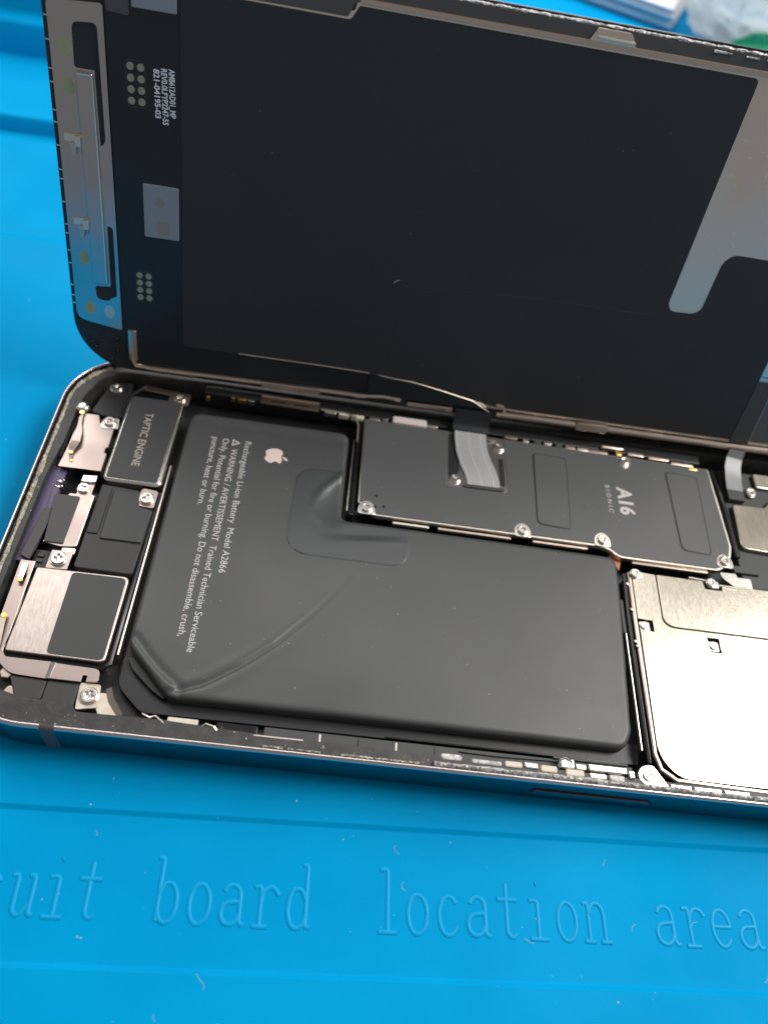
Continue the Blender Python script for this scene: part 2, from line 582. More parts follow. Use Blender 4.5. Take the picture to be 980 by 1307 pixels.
# raised letters, drawn as strokes in a cell: x 0..1, baseline 0, x-height 0.62, ascender 1
def arc(cx, cy, rx, ry, a0, a1, n=12):
    return [(cx + rx * math.cos(math.radians(a0 + (a1 - a0) * k / n)), cy + ry * math.sin(math.radians(a0 + (a1 - a0) * k / n))) for k in range(n + 1)]
BOWL = arc(0.48, 0.30, 0.32, 0.31, 0, 360, 22)
GLYPH = {
    'c': [arc(0.5, 0.30, 0.32, 0.31, 40, 330, 18)],
    'i': [[(0.22, 0.60), (0.5, 0.62), (0.5, 0.0)], [(0.2, 0.0), (0.8, 0.0)], [(0.47, 0.88), (0.50, 0.885)]],
    'r': [[(0.12, 0.60), (0.34, 0.62), (0.34, 0.0)], [(0.12, 0.0), (0.62, 0.0)], arc(0.64, 0.36, 0.30, 0.25, 180, 30, 10)],
    'u': [[(0.08, 0.60), (0.26, 0.62), (0.26, 0.14)] + arc(0.44, 0.16, 0.18, 0.15, 190, 330, 8) + [(0.74, 0.2)],
          [(0.60, 0.60), (0.76, 0.62), (0.76, 0.02), (0.94, 0.02)]],
    't': [[(0.44, 0.86), (0.44, 0.14)] + arc(0.60, 0.14, 0.16, 0.13, 180, 330, 8), [(0.14, 0.60), (0.80, 0.60)]],
    'b': [[(0.06, 0.98), (0.22, 1.0), (0.22, 0.02)], arc(0.50, 0.30, 0.30, 0.31, 160, -165, 18)],
    'o': [BOWL],
    'a': [arc(0.46, 0.47, 0.26, 0.15, 165, 20, 8) + [(0.72, 0.42), (0.72, 0.08), (0.80, 0.0), (0.92, 0.03)],
          [(0.72, 0.36)] + arc(0.42, 0.18, 0.28, 0.17, 80, 330, 14) + [(0.72, 0.18)]],
    'd': [[(0.60, 0.98), (0.76, 1.0), (0.76, 0.02), (0.92, 0.02)], arc(0.48, 0.30, 0.30, 0.31, 20, 340, 18)],
    'l': [[(0.24, 0.98), (0.50, 1.0), (0.50, 0.0)], [(0.2, 0.0), (0.8, 0.0)]],
    'n': [[(0.04, 0.60), (0.22, 0.62), (0.22, 0.0)], [(0.04, 0.0), (0.40, 0.0)],
          arc(0.50, 0.40, 0.26, 0.22, 170, 0, 10) + [(0.76, 0.0)], [(0.60, 0.0), (0.94, 0.0)]],
    'e': [[(0.18, 0.33), (0.80, 0.33)] + arc(0.48, 0.31, 0.32, 0.30, 5, 325, 18)],
}
CELL, CAP = 4.15, 7.9
def smooth_path(pts, r=0.55):
    if len(pts) < 3:
        return pts
    out = [pts[0]]
    for a, p, b in zip(pts[:-2], pts[1:-1], pts[2:]):
        a, p, b = Vector(a), Vector(p), Vector(b)
        da, db = (a - p), (b - p)
        if da.normalized().dot(-db.normalized()) > 0.8:
            out.append(tuple(p)); continue
        s0 = p + da.normalized() * min(r, da.length * .45)
        s1 = p + db.normalized() * min(r, db.length * .45)
        for k in range(7):
            f = k / 6
            out.append(tuple(s0 * (1 - f) ** 2 + p * 2 * f * (1 - f) + s1 * f * f))
    out.append(pts[-1])
    return out
def letter(ch, x, t, cell):
    parts = []
    for st in GLYPH[ch]:
        # resample so that corners stay crisp but beads stay even
        path = smooth_path([(x + px * cell, t + py * CAP) for px, py in st])
        path = [(px, py, -0.755 + 0.015 * len(parts)) for px, py in path]
        parts.append(tube(path, 0.43, n=12, flat=0.8))
    bm = merge(*parts)
    return obj('letter', bm, 'letter', mat, angle=60)
BASE = -21.95
for word, x, pitch in (('circuit', -2.6, 4.15), ('board', 32.3, 4.3), ('location', 61.7, 4.22), ('area', 101.5, 4.15)):
    for k, ch in enumerate(word):
        letter(ch, x + k * pitch, BASE, CELL)

_dr = random.Random(11)
ds = [(_dr.uniform(0, 130), _dr.uniform(-45, -4), 0.0, _dr.choice((.03, .04, .05, .05, .07, .12))) for _ in range(80)]
ds = [(x, y, (-0.55 if -26.8 < y < -9.2 else 0.0), s) for x, y, z, s in ds]
ds += [(_dr.uniform(-60, 0), _dr.uniform(20, 110), 0.0, _dr.choice((.06, .08))) for _ in range(20)]
as_stuff(obj('dust', specks(ds), 'dust', mat_o, smooth=False))
lint = [(_dr.uniform(0, 120), _dr.uniform(-26, -10), -0.55, _dr.uniform(.8, 2.4)) for _ in range(9)] + [(_dr.uniform(5, 120), _dr.uniform(-40, -29), 0, _dr.uniform(.8, 2.2)) for _ in range(5)]
as_stuff(obj('lint', fibres(lint, 5), 'dust', mat_o))

# ================================================================== phone body
LEN, WID, CR = 147.5, 71.5, 12.0
phone = root('smartphone', (LEN / 2, WID / 2, -RIM), Matrix.Translation(Vector((LEN / 2, WID / 2, 0)) * S),
             'opened smartphone body showing its black battery, screws and metal shields', 'smartphone')
def body_outline(d):
    return rrect(d, d, LEN - d, WID - d, CR - d, 16)
frame = obj('frame', ring(body_outline, [(3.0, -7.86), (1.3, -7.84), (0.55, -7.6), (0.12, -7.0), (0.0, -6.3), (0.0, -1.2), (0.06, -0.65),
                                         (0.22, -0.26), (0.45, -0.06), (0.62, -0.02), (0.72, -0.12), (0.74, -1.4), (0.74, -5.6)]),
            'steel', phone, angle=50)
obj('polished_highlight', ring(body_outline, [(0.10, -0.58), (0.20, -0.25), (0.44, -0.035), (0.63, 0.005), (0.735, -0.10), (0.735, -0.3)]), 'steel_highlight', frame, angle=60)  # polished rim edge, its highlight put in by a brighter steel
back = obj('back_plate', plate(body_outline(2.2), -7.85, -5.4), 'black', phone)
for (x0, y0, x1, y1) in ((14.6, -0.012, 16.6, 0.78), (130.9, -0.012, 132.9, 0.78)):
    bmx = bmesh.new()
    prof = [(-0.012, -7.0), (-0.012, -1.2), (0.04, -0.64), (0.18, -0.22), (0.43, -0.01), (0.63, 0.03), (0.75, -0.08)]
    a = [bmx.verts.new((x0, d, z)) for d, z in prof]
    b = [bmx.verts.new((x1, d, z)) for d, z in prof]
    for k in range(len(prof) - 1):
        bmx.faces.new((a[k], b[k], b[k + 1], a[k + 1]))
    obj('antenna_band', bmx, 'bezel', frame)
# side button on the near long side
bt = plate(rrect(84.0, -4.55, 101.8, -2.75, 0.9, 5), 0.0, 0.32, bevel=0.18)
for v in bt.verts:
    v.co = Vector((v.co.x, -v.co.z, v.co.y))
obj('side_button', bt, 'steel', frame)
bt = plate(rrect(83.7, -4.8, 102.1, -2.5, 1.1, 5), 0.0, 0.02)
for v in bt.verts:
    v.co = Vector((v.co.x, -v.co.z - 0.004, v.co.y))
obj('button_gap', bt, 'black', frame)

# black ledge inside the rim, wider where the photo shows it wide
def ledge_outer(n=0):
    return rrect(0.76, 0.76, LEN - 0.76, WID - 0.76, CR - 0.76, 16)
inner = rpoly([(10.0, 4.6, 3), (17.8, 4.3, .5), (18.5, 3.3, .5), (30.0, 3.5, .5), (45, 2.9, .4), (101, 2.5, .6), (145.0, 2.4, 6), (145.0, 69.0, 8), (25, 69.0, 2),
               (6.0, 67.6, 5), (3.2, 60.0, 3), (3.3, 51.0, 1), (2.5, 43.0, 1), (2.4, 12.0, 6), (5.5, 6.0, 3)], 1.0, 5)
ledge = obj('ledge', plate(ledge_outer(), -6.0, -1.05, holes=[inner], bevel=0.15), 'ledge', phone)
# dried adhesive left on the rim
def along(d, a, b, n=40):
    pts = body_outline(d)
    return pts
cor = [(1.25 + 10.75 - 10.75 * math.cos(math.radians(t)), WID - 12 + 10.75 * math.sin(math.radians(t)), -1.0) for t in range(0, 64, 6)]
obj('adhesive_residue', crust([(1.3, 11, -1.0), (1.3, 59, -1.0)] + cor, 0.85, 0.42, 3), 'glue', ledge, angle=25)
obj('adhesive_residue', crust([(44, 1.25, -1.0), (70, 1.2, -1.0)], 0.5, 0.4, 7, gap=0.95), 'glue', ledge, angle=25)
obj('adhesive_residue', crust([(69, 1.5, -1.0), (121, 1.45, -1.0), (140, 1.5, -1.0)], 1.0, 0.6, 9), 'glue_clear', ledge, angle=25)
dl = []
for _ in range(190):
    if _dr.random() < 0.6:
        x = _dr.uniform(8, 120); y = _dr.uniform(0.9, 3.6 if x < 45 else 2.3)
    else:
        y = _dr.uniform(12, 60); x = _dr.uniform(0.9, 2.4)
    dl.append((x, y, -1.05, _dr.choice((.03, .035, .04, .05, .06, .10))))
as_stuff(obj('dust', specks(dl), 'dust', ledge, smooth=False))

# ------------------------------------------------------------------ battery
BATT = rpoly([(30.0, 7.3, 1.2), (98.6, 7.2, 1.8), (99.9, 10, .5), (101.2, 38.0, 1), (101.0, 42.1, 2.6), (53.0, 42.3, .5), (52.1, 43.0, .5), (51.9, 62.0, 1.8),
              (22.6, 61.9, 2.4), (22.7, 14.6, 1.5)], 1, 6)
CREASE = np.array([(28.6, 7.6), (31.5, 8.5), (34.9, 9.9), (39.5, 13.2), (44.1, 17.3), (49.0, 23.0), (54.5, 30.5)])
PUFF = np.array([(51.9, 52.2), (50.2, 50.2), (48.6, 48.2), (47.5, 46.0), (47.2, 43.8), (47.8, 41.6)])
CREASE2 = np.array([(23.0, 14.9), (25.2, 12.6), (27.5, 10.4), (30.6, 8.2)])
def line_sd(X, Y, L):
    best = np.full(X.shape, 1e9); sg = np.zeros(X.shape); tt = np.zeros(X.shape)
    n = len(L) - 1
    for k in range(n):
        ax, ay = L[k]; bx, by = L[k + 1]
        dx, dy = bx - ax, by - ay
        t = np.clip(((X - ax) * dx + (Y - ay) * dy) / (dx * dx + dy * dy), 0, 1)
        d = np.hypot(X - ax - t * dx, Y - ay - t * dy)
        m = d < best
        best = np.where(m, d, best)
        sg = np.where(m, np.sign(dx * (Y - ay) - dy * (X - ax)), sg)
        tt = np.where(m, (k + t) / n, tt)
    return best * sg, tt
def batt_z(X, Y, D):
    r = 0.8
    dd = np.clip(D, 0, r)
    z = -1.8 - (r - np.sqrt(np.clip(r * r - (r - dd) ** 2, 0, None)))
    z = z + 0.10 * np.clip(D / 6.0, 0, 1)
    s, t = line_sd(X, Y, CREASE)
    fade = np.clip(1.5 - t * 1.35, 0, 1) * np.clip(t * 12 + .3, 0, 1)
    z = z + fade * (-0.40 * np.exp(-(s / 0.40) ** 2) + 0.10 * np.exp(-((s + 1.2) / 0.9) ** 2) + 0.06 * np.exp(-((s - 1.1) / 0.8) ** 2))
    s, t = line_sd(X, Y, CREASE2)
    z = z + 0.16 * np.exp(-((s - 0.35) / 0.35) ** 2) - 0.22 * np.exp(-((s - 1.15) / 0.6) ** 2)
    # puffed film beside the inside corner of the L
    s, t = line_sd(X, Y, PUFF)
    side = np.clip((s + 0.2) / 2.2, 0, 1)
    z = z + 0.30 * np.exp(-(s / 0.75) ** 2) * np.clip(1.15 - t, 0, 1) - 0.40 * np.exp(-(((X - 50.6) / 2.2) ** 2 + ((Y - 45.2) / 4.2) ** 2))
    z = z - 0.16 * np.exp(-(((X - 56.5) / 5.0) ** 2 + ((Y - 39.6 - 0.12 * (X - 56)) / 0.9) ** 2))
    z = z + 0.10 * np.exp(-(((X - 57.5) / 5.0) ** 2 + ((Y - 38.0 - 0.12 * (X - 56)) / 0.8) ** 2))
    z = z + 0.05 * np.sin(X * 2.3 + Y) * np.exp(-(((X - 48.0) / 1.0) ** 2 + ((Y - 41.6) / 1.2) ** 2))
    z = z + 0.05 * np.sin(X * 0.11 + 0.6) * np.sin(Y * 0.16)
    z = z + 0.008 * np.sin(X * 0.33 + 1.3 * np.sin(Y * 0.21)) * np.sin(Y * 0.37 + 0.9 * np.sin(X * 0.17))
    # shallow slump along the far end
    z = z - 0.12 * np.exp(-((Y - 59.6) / 0.9) ** 2) * (X < 52)
    return z
def bz(x, y):
    d, _, _ = poly_dist(np.array([x]), np.array([y]), BATT)
    return float(batt_z(np.array([x]), np.array([y]), d)[0])
battery = obj('battery', heightfield(BATT, 0.3, batt_z, -5.3), 'wrap', phone, angle=60, flat=False)
TAB = rpoly([(43.2, 33.9, 4.6), (64.2, 34.0, 4.0), (64.2, 41.9, .3), (52.0, 41.9, .3), (51.5, 42.4, .3), (51.6, 52.3, .3), (43.3, 52.5, 5.5)], 1, 7)
def tab_z(X, Y, D):
    d, _, _ = poly_dist(X, Y, BATT)
    return batt_z(X, Y, d) + 0.06 * np.clip(D / 0.12, 0, 1) + 0.004
obj('pull_tab_film', heightfield(TAB, 0.3, tab_z, -2.6), 'wrap_tab', battery, angle=70, flat=False)
# lower fold of the pouch round the battery
fold = rpoly([(22.3, 9.0, 1.5), (26.5, 5.3, 1.0), (101.2, 5.6, .5), (101.6, 9.0, .5), (31.0, 8.6, .5), (24.2, 14.6, .5), (22.3, 17.0, .5)], 0.5, 4)
obj('pouch_fold', plate(fold, -5.35, -4.1, bevel=0.4, seg=3), 'black', battery)
obj('corner_flap', plate(rpoly([(22.9, 13.2, .4), (24.0, 11.4, .6), (27.6, 8.4, .8), (29.6, 7.3, .3), (29.4, 8.4, .3), (26.5, 10.9, .4), (24.0, 13.4, .3)], .4, 5), -4.4, -3.3, bevel=.3, seg=4), 'black', battery)
obj('foil_edge', box(21.55, 12.8, -5.0, 21.85, 49.0, -2.0, .1, .08), 'edge', battery)
obj('foil_edge', box(52.75, 44.6, -5.0, 53.0, 61.0, -2.35, .08, .06), 'edge', battery)
obj('near_foil_edge', box(62.0, 5.15, -4.6, 97.8, 5.4, -2.9, .08, .06), 'gloss', battery)
for s, x, y0, y1, h in (('Rechargeable Li-ion Battery  Model A2866', 33.75, 56.4, 28.6, 1.12),
                        ('WARNING / AVERTISSEMENT  Trained Technician Serviceable', 31.6, 54.3, 14.4, 1.12),
                        ('Only. Potential for fire or burning. Do not disassemble, crush,', 29.75, 56.4, 16.8, 1.12),
                        ('puncture, heat or burn.', 27.9, 56.4, 41.3, 1.12)):
    obj('printed_text', text_bm(s, (x - 0.35, y0), (x - 0.35 + 0.18, y1), h, (1, 0), bz, bold=0.0), 'print', battery, smooth=False)
tri = []
wo = [(31.15, 56.55), (31.15, 54.95), (32.65, 55.75)]
wi = [(31.36, 56.22), (31.36, 55.28), (32.28, 55.75)]
wt = plate(rpoly(wo, 0.15, 3), 0, 0.012, holes=[wi])
we = plate([(31.5, 55.68), (31.5, 55.82), (31.62, 55.82), (31.62, 55.68)], 0, 0.012)
we2 = plate([(31.7, 55.68), (31.7, 55.82), (32.1, 55.82), (32.1, 55.68)], 0, 0.012)
wt = merge(wt, we, we2)
for v in wt.verts:
    v.co.z += bz(v.co.x, v.co.y) + 0.004
obj('warning_triangle', wt, 'print', battery, smooth=False)
# fruit emblem, its top towards the long axis
def bez(p0, p1, p2, p3, n=6):
    return [tuple(Vector(p0) * (1 - t) ** 3 + Vector(p1) * 3 * t * (1 - t) ** 2 + Vector(p2) * 3 * t * t * (1 - t) + Vector(p3) * t ** 3) for t in [k / n for k in range(n)]]
ap = []
ap += bez((0.02, 0.62), (0.20, 0.62), (0.34, 0.74), (0.56, 0.70))
ap += bez((0.56, 0.70), (0.72, 0.66), (0.80, 0.58), (0.84, 0.52))
ap += bez((0.84, 0.52), (0.58, 0.36), (0.56, -0.06), (0.90, -0.22))
ap += bez((0.90, -0.22), (0.80, -0.56), (0.62, -0.86), (0.42, -0.88))
ap += bez((0.42, -0.88), (0.26, -0.88), (0.20, -0.78), (0.02, -0.78))
ap += bez((0.02, -0.78), (-0.16, -0.78), (-0.24, -0.88), (-0.38, -0.88))
ap += bez((-0.38, -0.88), (-0.66, -0.86), (-0.92, -0.26), (-0.88, 0.10))
ap += bez((-0.88, 0.10), (-0.86, 0.50), (-0.58, 0.74), (-0.32, 0.70))
ap += bez((-0.32, 0.70), (-0.18, 0.67), (-0.10, 0.62), (0.02, 0.62))
lf = bez((0.0, 0.74), (-0.02, 0.98), (0.16, 1.18), (0.40, 1.24)) + bez((0.40, 1.24), (0.42, 1.0), (0.26, 0.76), (0.0, 0.74))
def emb(pts, cx=39.0, cy=54.0, k=1.95):
    q = [(cx + p[1] * k, cy - p[0] * k) for p in pts]
    b = plate(q, 0, 0.012)
    for v in b.verts:
        v.co.z += bz(v.co.x, v.co.y) + 0.004
    return b
obj('emblem', merge(emb(ap), emb(lf)), 'logo', battery, smooth=False)
db = [(_dr.uniform(24, 99), _dr.uniform(9, 41), 0, _dr.choice((.02, .025, .03, .04, .05, .075))) for _ in range(95)]
db += [(_dr.uniform(24, 51), _dr.uniform(41, 61), 0, _dr.choice((.03, .04, .05))) for _ in range(16)]
db += [(_dr.gauss(36, 2), _dr.gauss(10, 1.2), 0, _dr.choice((.03, .04, .05))) for _ in range(14)]
db = [(x, y, bz(x, y), s) for x, y, z, s in db]
as_stuff(obj('dust', specks(db), 'dust', battery, smooth=False))

# ------------------------------------------------------------------ haptic motor
hap = obj('haptic_motor', plate(rrect(11.2, 43.7, 21.1, 63.6, 1.1, 6), -5.4, -1.55, bevel=0.55, seg=4), 'silver', phone)
obj('label_plate', plate(rrect(11.75, 44.3, 20.35, 63.2, 0.5, 5), -1.6, -1.5, bevel=0.03), 'sticker', hap)
obj('printed_text', text_bm('TAPTIC ENGINE', (15.0, 59.6), (15.3, 47.4), 1.35, (1, 0), -1.495), 'print_warm', hap, smooth=False)
lug = obj('mounting_lug', plate(rpoly([(18.0, 63.4), (21.6, 63.2), (21.8, 66.0), (13.0, 66.8), (12.8, 65.6), (18.0, 65.2)], .5), -2.3, -2.0, bevel=.06), 'brass', hap)
screw(hap, 20.0, 64.6, -2.0, 1.0)

# ------------------------------------------------------------------ brackets at the lower left of the body
def add(name, pts, z0, z1, mt, parent, r=0.3, bevel=0.06, holes=()):
    return obj(name, plate(rpoly(pts, r), z0, z1, holes=holes, bevel=bevel), mt, parent)
ba = add('antenna_bracket', [(3.9, 56.4), (4.9, 57.6), (7.2, 57.6), (7.9, 55.5, .8), (10.5, 54.8), (10.55, 50.6), (10.2, 50.5, .1), (10.2, 49.4, .1), (10.65, 49.3), (10.7, 45.3, .1), (3.6, 45.2, .2), (4.0, 50.1)], -1.8, -1.55, 'pink', phone)
add('bracket_side', [(10.45, 45.4), (10.68, 45.4), (10.68, 49.2), (10.45, 49.2)], -3.6, -1.6, 'edge', ba, .05, .03)
obj('contact_spring', strip([(4.3, 57.4, -1.2), (4.7, 55, -0.95), (5.2, 52.5, -0.75), (5.3, 50.4, -0.7), (5.0, 49.2, -0.9), (5.0, 48.2, -1.2), (5.4, 46.6, -1.45)], (1, 0, 0), [0.7, 0.6, 1.1, 1.4, 1.2, 0.7, 0.5], 0.08), 'pink', ba)
obj('gold_tip', plate(circle(4.35, 57.3, 0.5, 14), -1.2, -1.0, bevel=.08), 'gold', ba)
obj('gold_tip', plate(circle(5.0, 48.2, 0.42, 14), -1.2, -1.02, bevel=.08), 'gold', ba)
obj('gold_tip', plate(circle(5.5, 46.7, 0.3, 12), -1.5, -1.38, bevel=.05), 'gold', ba)
add('screw_lug', [(7.9, 55.3), (8.4, 57.2), (10.9, 57.4), (11.2, 54.9), (8.6, 54.6)], -1.75, -1.45, 'silver', ba, .5)
screw(ba, 9.45, 56.2, -1.4, 1.0, 3)
ball = obj('round_post', plate(circle(4.1, 58.7, 1.25, 22), -2.2, -0.75, bevel=.75, seg=5), 'screw', ba)
cap = add('corner_cover', [(5.3, 58.6), (6.0, 62.0), (7.0, 66.2), (11.0, 67.0), (11.2, 58.0), (8.0, 57.8)], -3.0, -2.0, 'black', phone, .8, .3)
obj('cover_rib', tube([(11.2, 57.5, -1.8), (11.0, 60.5, -1.75), (11.6, 63.8, -1.8), (13.4, 66.2, -1.9)], 0.35, 8), 'gloss', cap)
screw(cap, 8.35, 64.9, -1.9, 1.05, 3)
obj('cover_ridge', tube([(3.5, 47, -1.3), (3.6, 52, -1.2), (4.2, 57, -1.2)], 0.22, 8), 'gloss', cap)

pf = add('purple_flex', [(1.9, 46.2), (5.0, 45.2), (5.2, 37), (4.8, 30), (4.2, 26.8), (1.9, 26.8), (1.9, 38)], -2.9, -2.5, 'purple', phone, .3)
obj('ribbon_fold', strip([(4.4, 41.8, -2.3), (4.7, 38.6, -2.1), (5.0, 35.8, -2.2)], (1, 0, 0), 1.0, 0.12), 'purple', pf)
add('grey_strap', [(3.9, 36.9), (5.6, 37.0), (4.5, 27.0), (3.0, 27.6)], -2.4, -2.05, 'foam', pf, .3)
sol = []
for k in range(9):
    sol.append(plate(circle(4.8 + _dr.uniform(-.6, .6), 42.0 + _dr.uniform(-1.1, .9), _dr.uniform(.2, .36), 10), -2.8, -1.9 + _dr.uniform(-.3, .2), bevel=.2, seg=3))
obj('solder_blob', merge(*sol), 'silver', pf)
bb = add('connector_bracket', [(6.9, 40.3), (8.0, 40.3, .05), (8.1, 43.6, .2), (10.4, 43.8, .2), (10.4, 40.6, .05), (10.85, 40.5), (10.75, 30.2), (8.4, 29.9), (5.6, 30.4)], -2.2, -1.95, 'pink', phone, .2)
add('foam_pad', [(4.9, 39.7), (8.8, 39.7), (8.7, 30.4), (5.8, 30.4)], -1.97, -1.7, 'foam', bb, .15)
add('bracket_side', [(10.6, 30.4), (10.88, 30.4), (10.95, 40.4), (10.7, 40.4)], -4.0, -1.98, 'edge', bb, .05, .03)
add('bracket_step', [(8.2, 42.7), (10.5, 42.9), (10.5, 44.2), (8.2, 44.0)], -1.9, -1.5, 'silver', bb, .1)
screw(bb, 8.9, 41.5, -1.85, 0.95, 3)
add('curled_clip', [(8.6, 29.9), (10.9, 30.1), (10.9, 28.7), (8.8, 28.6)], -2.6, -2.1, 'edge', bb, .4, .18)
add('lower_lug', [(7.4, 29.2), (10.7, 29.3), (10.6, 25.9), (7.3, 25.8)], -2.3, -2.05, 'pink', bb, .2)
screw(bb, 8.9, 27.6, -1.95, 1.2)
obj('dark_socket', box(4.6, 26.2, -4.4, 7.2, 29.6, -3.2), 'black', bb)
obj('socket_nub', box(5.2, 27.2, -3.2, 6.2, 27.8, -2.9), 'sticker', bb)
obj('socket_nub', box(5.2, 28.2, -3.2, 6.2, 28.8, -2.9), 'sticker', bb)

tp = add('black_taped_module', [(11.4, 26.5, .6), (20.5, 26.4, .7), (20.9, 39.0, .3), (18.6, 39.4, .6), (17.9, 42.6, .3), (11.5, 43.0)], -5.2, -1.9, 'tape', phone, .3, .18)
add('raised_pad', [(14.0, 32.2), (20.5, 32.2), (20.9, 38.6), (18.6, 39.0, .8), (18.0, 41.8), (13.9, 41.8)], -1.95, -1.55, 'sticker', tp, .25, .1)
add('raised_bar', [(11.7, 33), (13.4, 33), (13.4, 42.6), (11.7, 42.7)], -1.95, -1.65, 'tape', tp, .2, .1)
add('screw_lug', [(17.8, 39.4), (20.9, 39.2), (21.0, 42.9), (18.2, 43.1)], -2.0, -1.7, 'pink', tp, .6)
screw(tp, 19.45, 40.9, -1.62, 1.15, 3)

sp = obj('loudspeaker', plate(rpoly([(6.1, 11.3, .5), (20.3, 11.1, 1.0), (20.4, 25.7, 1.0), (6.3, 25.5, .4)], 1, 5), -5.2, -1.5, bevel=0.16), 'brushed', phone)
add('dark_sticker', [(11.9, 11.55, .7), (20.0, 11.4, .9), (20.0, 25.35, .9), (11.75, 25.3, .7)], -1.52, -1.44, 'sticker', sp, .5, .03)
obj('rubber_wall', tube([(6.6, 10.9, -2.6), (20.0, 10.6, -2.6), (20.9, 11.4, -2.6), (21.0, 26, -2.6), (21.1, 43, -2.6)], 0.42, 8), 'gloss', sp)
fl = add('flex_bracket', [(3.5, 26.6, .1), (5.7, 26.6, .1), (6.0, 17.7, .1), (5.85, 11.3, .4), (6.4, 10.5, .6), (12.9, 10.5, .1), (12.9, 7.9, .1), (7.7, 8.1, 1.2), (3.6, 11.5, 1.5), (3.7, 17.4, .1)], -2.1, -1.85, 'pink', phone, .3,
         holes=[rpoly([(4.4, 22.5), (5.2, 22.4), (5.2, 24.2), (4.4, 24.2)][::-1], .35)])
add('strip_end', [(13.5, 10.3, .1), (20.0, 10.1, .8), (20.2, 8.1, .4), (18.5, 8.0, .05), (18.5, 8.9, .05), (17.8, 8.9, .05), (17.8, 7.9, .05), (13.5, 7.9, .1)], -1.85, -1.6, 'pink', fl, .3)
obj('strip_fold', strip([(12.8, 9.2, -1.95), (13.1, 9.15, -1.75), (13.6, 9.1, -1.62)], (0, 1, 0), 2.5, 0.14), 'silver', fl)
obj('contact_spring', strip([(4.4, 26.0, -1.7), (4.6, 24.6, -1.4), (4.7, 23.0, -1.25)], (1, 0, 0), [.9, .8, .6], .08), 'silver', fl)
obj('contact_spring', strip([(4.9, 11.6, -1.6), (4.6, 14.2, -1.3), (4.45, 16.4, -1.2)], (1, 0, 0), [.9, .9, .7], .08), 'cream', fl)
obj('gold_tip', plate(circle(4.7, 22.8, 0.42, 12), -1.4, -1.15, bevel=.08), 'gold', fl)
obj('gold_tip', plate(circle(4.4, 16.6, 0.5, 12), -1.4, -1.1, bevel=.1), 'gold', fl)
obj('bright_fold', strip([(5.75, 26.4, -1.8), (5.85, 20, -1.75), (5.95, 14, -1.8), (5.7, 11.4, -1.9)], (0, 0, 1), .5, .1), 'edge', fl)
bk = add('port_module', [(7.8, 8.0, .4), (13.1, 7.8, .2), (13.0, 4.9, .3), (9.4, 4.8, .6)], -5.0, -2.2, 'tape', phone, .3, .2)
add('port_block', [(13.2, 7.8, .2), (17.7, 7.8, .3), (17.6, 4.4, .3), (13.1, 4.2, .6)], -5.0, -2.1, 'tape', bk, .3, .2)
sl = add('screw_plate', [(17.7, 8.0), (20.6, 8.0), (21.0, 4.6), (18.0, 4.0)], -2.4, -2.1, 'cream', phone, .4)
screw(sl, 19.5, 6.1, -2.05, 1.2)
cf = add('cream_flex_tail', [(20.8, 6.9), (22.0, 6.9, .3), (24.6, 3.5, .2), (21.4, 3.3, .2), (20.5, 5.0)], -2.6, -2.3, 'cream', phone, .2)
obj('folded_edge', strip([(21.8, 7.6, -2.1), (22.6, 5.9, -2.05), (24.4, 3.7, -2.2)], (0.7, 0.7, 0.4), .9, .12), 'brass', cf)
for x, y in ((7.2, 8.4), (8.6, 5.6)):
    obj('hex_standoff', plate(circle(x, y, 1.0, 6), -4.0, -2.3, bevel=.15), 'brass', bk)

# ------------------------------------------------------------------ main board shield
brd_poly = [(54.3, 65.8), (54.6, 45.9, .4), (55.4, 45.9, .3), (57.6, 43.7, .5), (97.6, 43.55, .8), (99.6, 43.2, .8), (101.4, 41.7, .8), (119.6, 41.7), (122.2, 43.2, 1.0), (123.3, 47.2), (122.3, 65.4)]
brd = obj('board_shield', plate(rpoly(brd_poly, .5), -2.4, -1.42, bevel=.05), 'edge', phone)
film_poly = [(54.5, 65.6), (54.9, 46.2, .4), (55.6, 46.2, .3), (57.9, 44.0, .5), (97.6, 43.9, .8), (99.8, 43.5, .8), (101.6, 42.05, .8), (119.6, 42.0), (121.8, 43.5, 1.0), (122.9, 47.2), (122.0, 65.2)]
cut = rpoly([(70.4, 65.3, .1), (70.1, 52.4, .3), (81.7, 52.5, .5), (81.3, 65.2, .1)], .3)
s1 = rpoly([(86.7, 63.2, 1), (86.7, 46.4, 1.2), (93.0, 46.1, 1.0), (93.3, 63.0, 1)], 1)
s2 = rpoly([(112.9, 63.2, 1), (113.3, 44.8, 1.4), (119.0, 44.6, 1.0), (119.4, 62.8, 1)], 1)
film = obj('graphite_film', plate(rpoly(film_poly, .5), -1.44, -1.30, holes=[cut, s1, s2], bevel=.04), 'graphite', brd)
obj('gap_shade', plate(rpoly([(86.6, 63.3), (86.6, 46.0), (93.4, 46.0), (93.4, 63.3)], .8), -1.44, -1.405), 'black', brd)  # black sheets under both patches put shade into their gaps
obj('gap_shade', plate(rpoly([(112.8, 63.3), (113.1, 44.4), (119.3, 44.4), (119.5, 63.3)], .8), -1.44, -1.405), 'black', brd)
obj('film_patch', plate(rpoly([(87.0, 63.1, 1), (86.95, 46.75, 1.1), (92.95, 46.35, 1.0), (93.25, 62.95, 1)], 1), -1.46, -1.29, bevel=.08), 'graphite', brd)
obj('film_patch', plate(rpoly([(113.2, 63.1, 1), (113.6, 45.15, 1.3), (118.95, 44.85, 1.0), (119.35, 62.75, 1)], 1), -1.46, -1.29, bevel=.08), 'graphite', brd)
obj('chip_mark', text_bm('A16', (102.75, 57.7), (102.95, 51.3), 2.7, (1, 0), -1.298, bold=0.035), 'print', brd, smooth=False)
obj('chip_mark', text_bm('B I O N I C', (100.5, 57.7), (100.7, 51.4), 0.85, (1, 0), -1.298), 'print', brd, smooth=False)
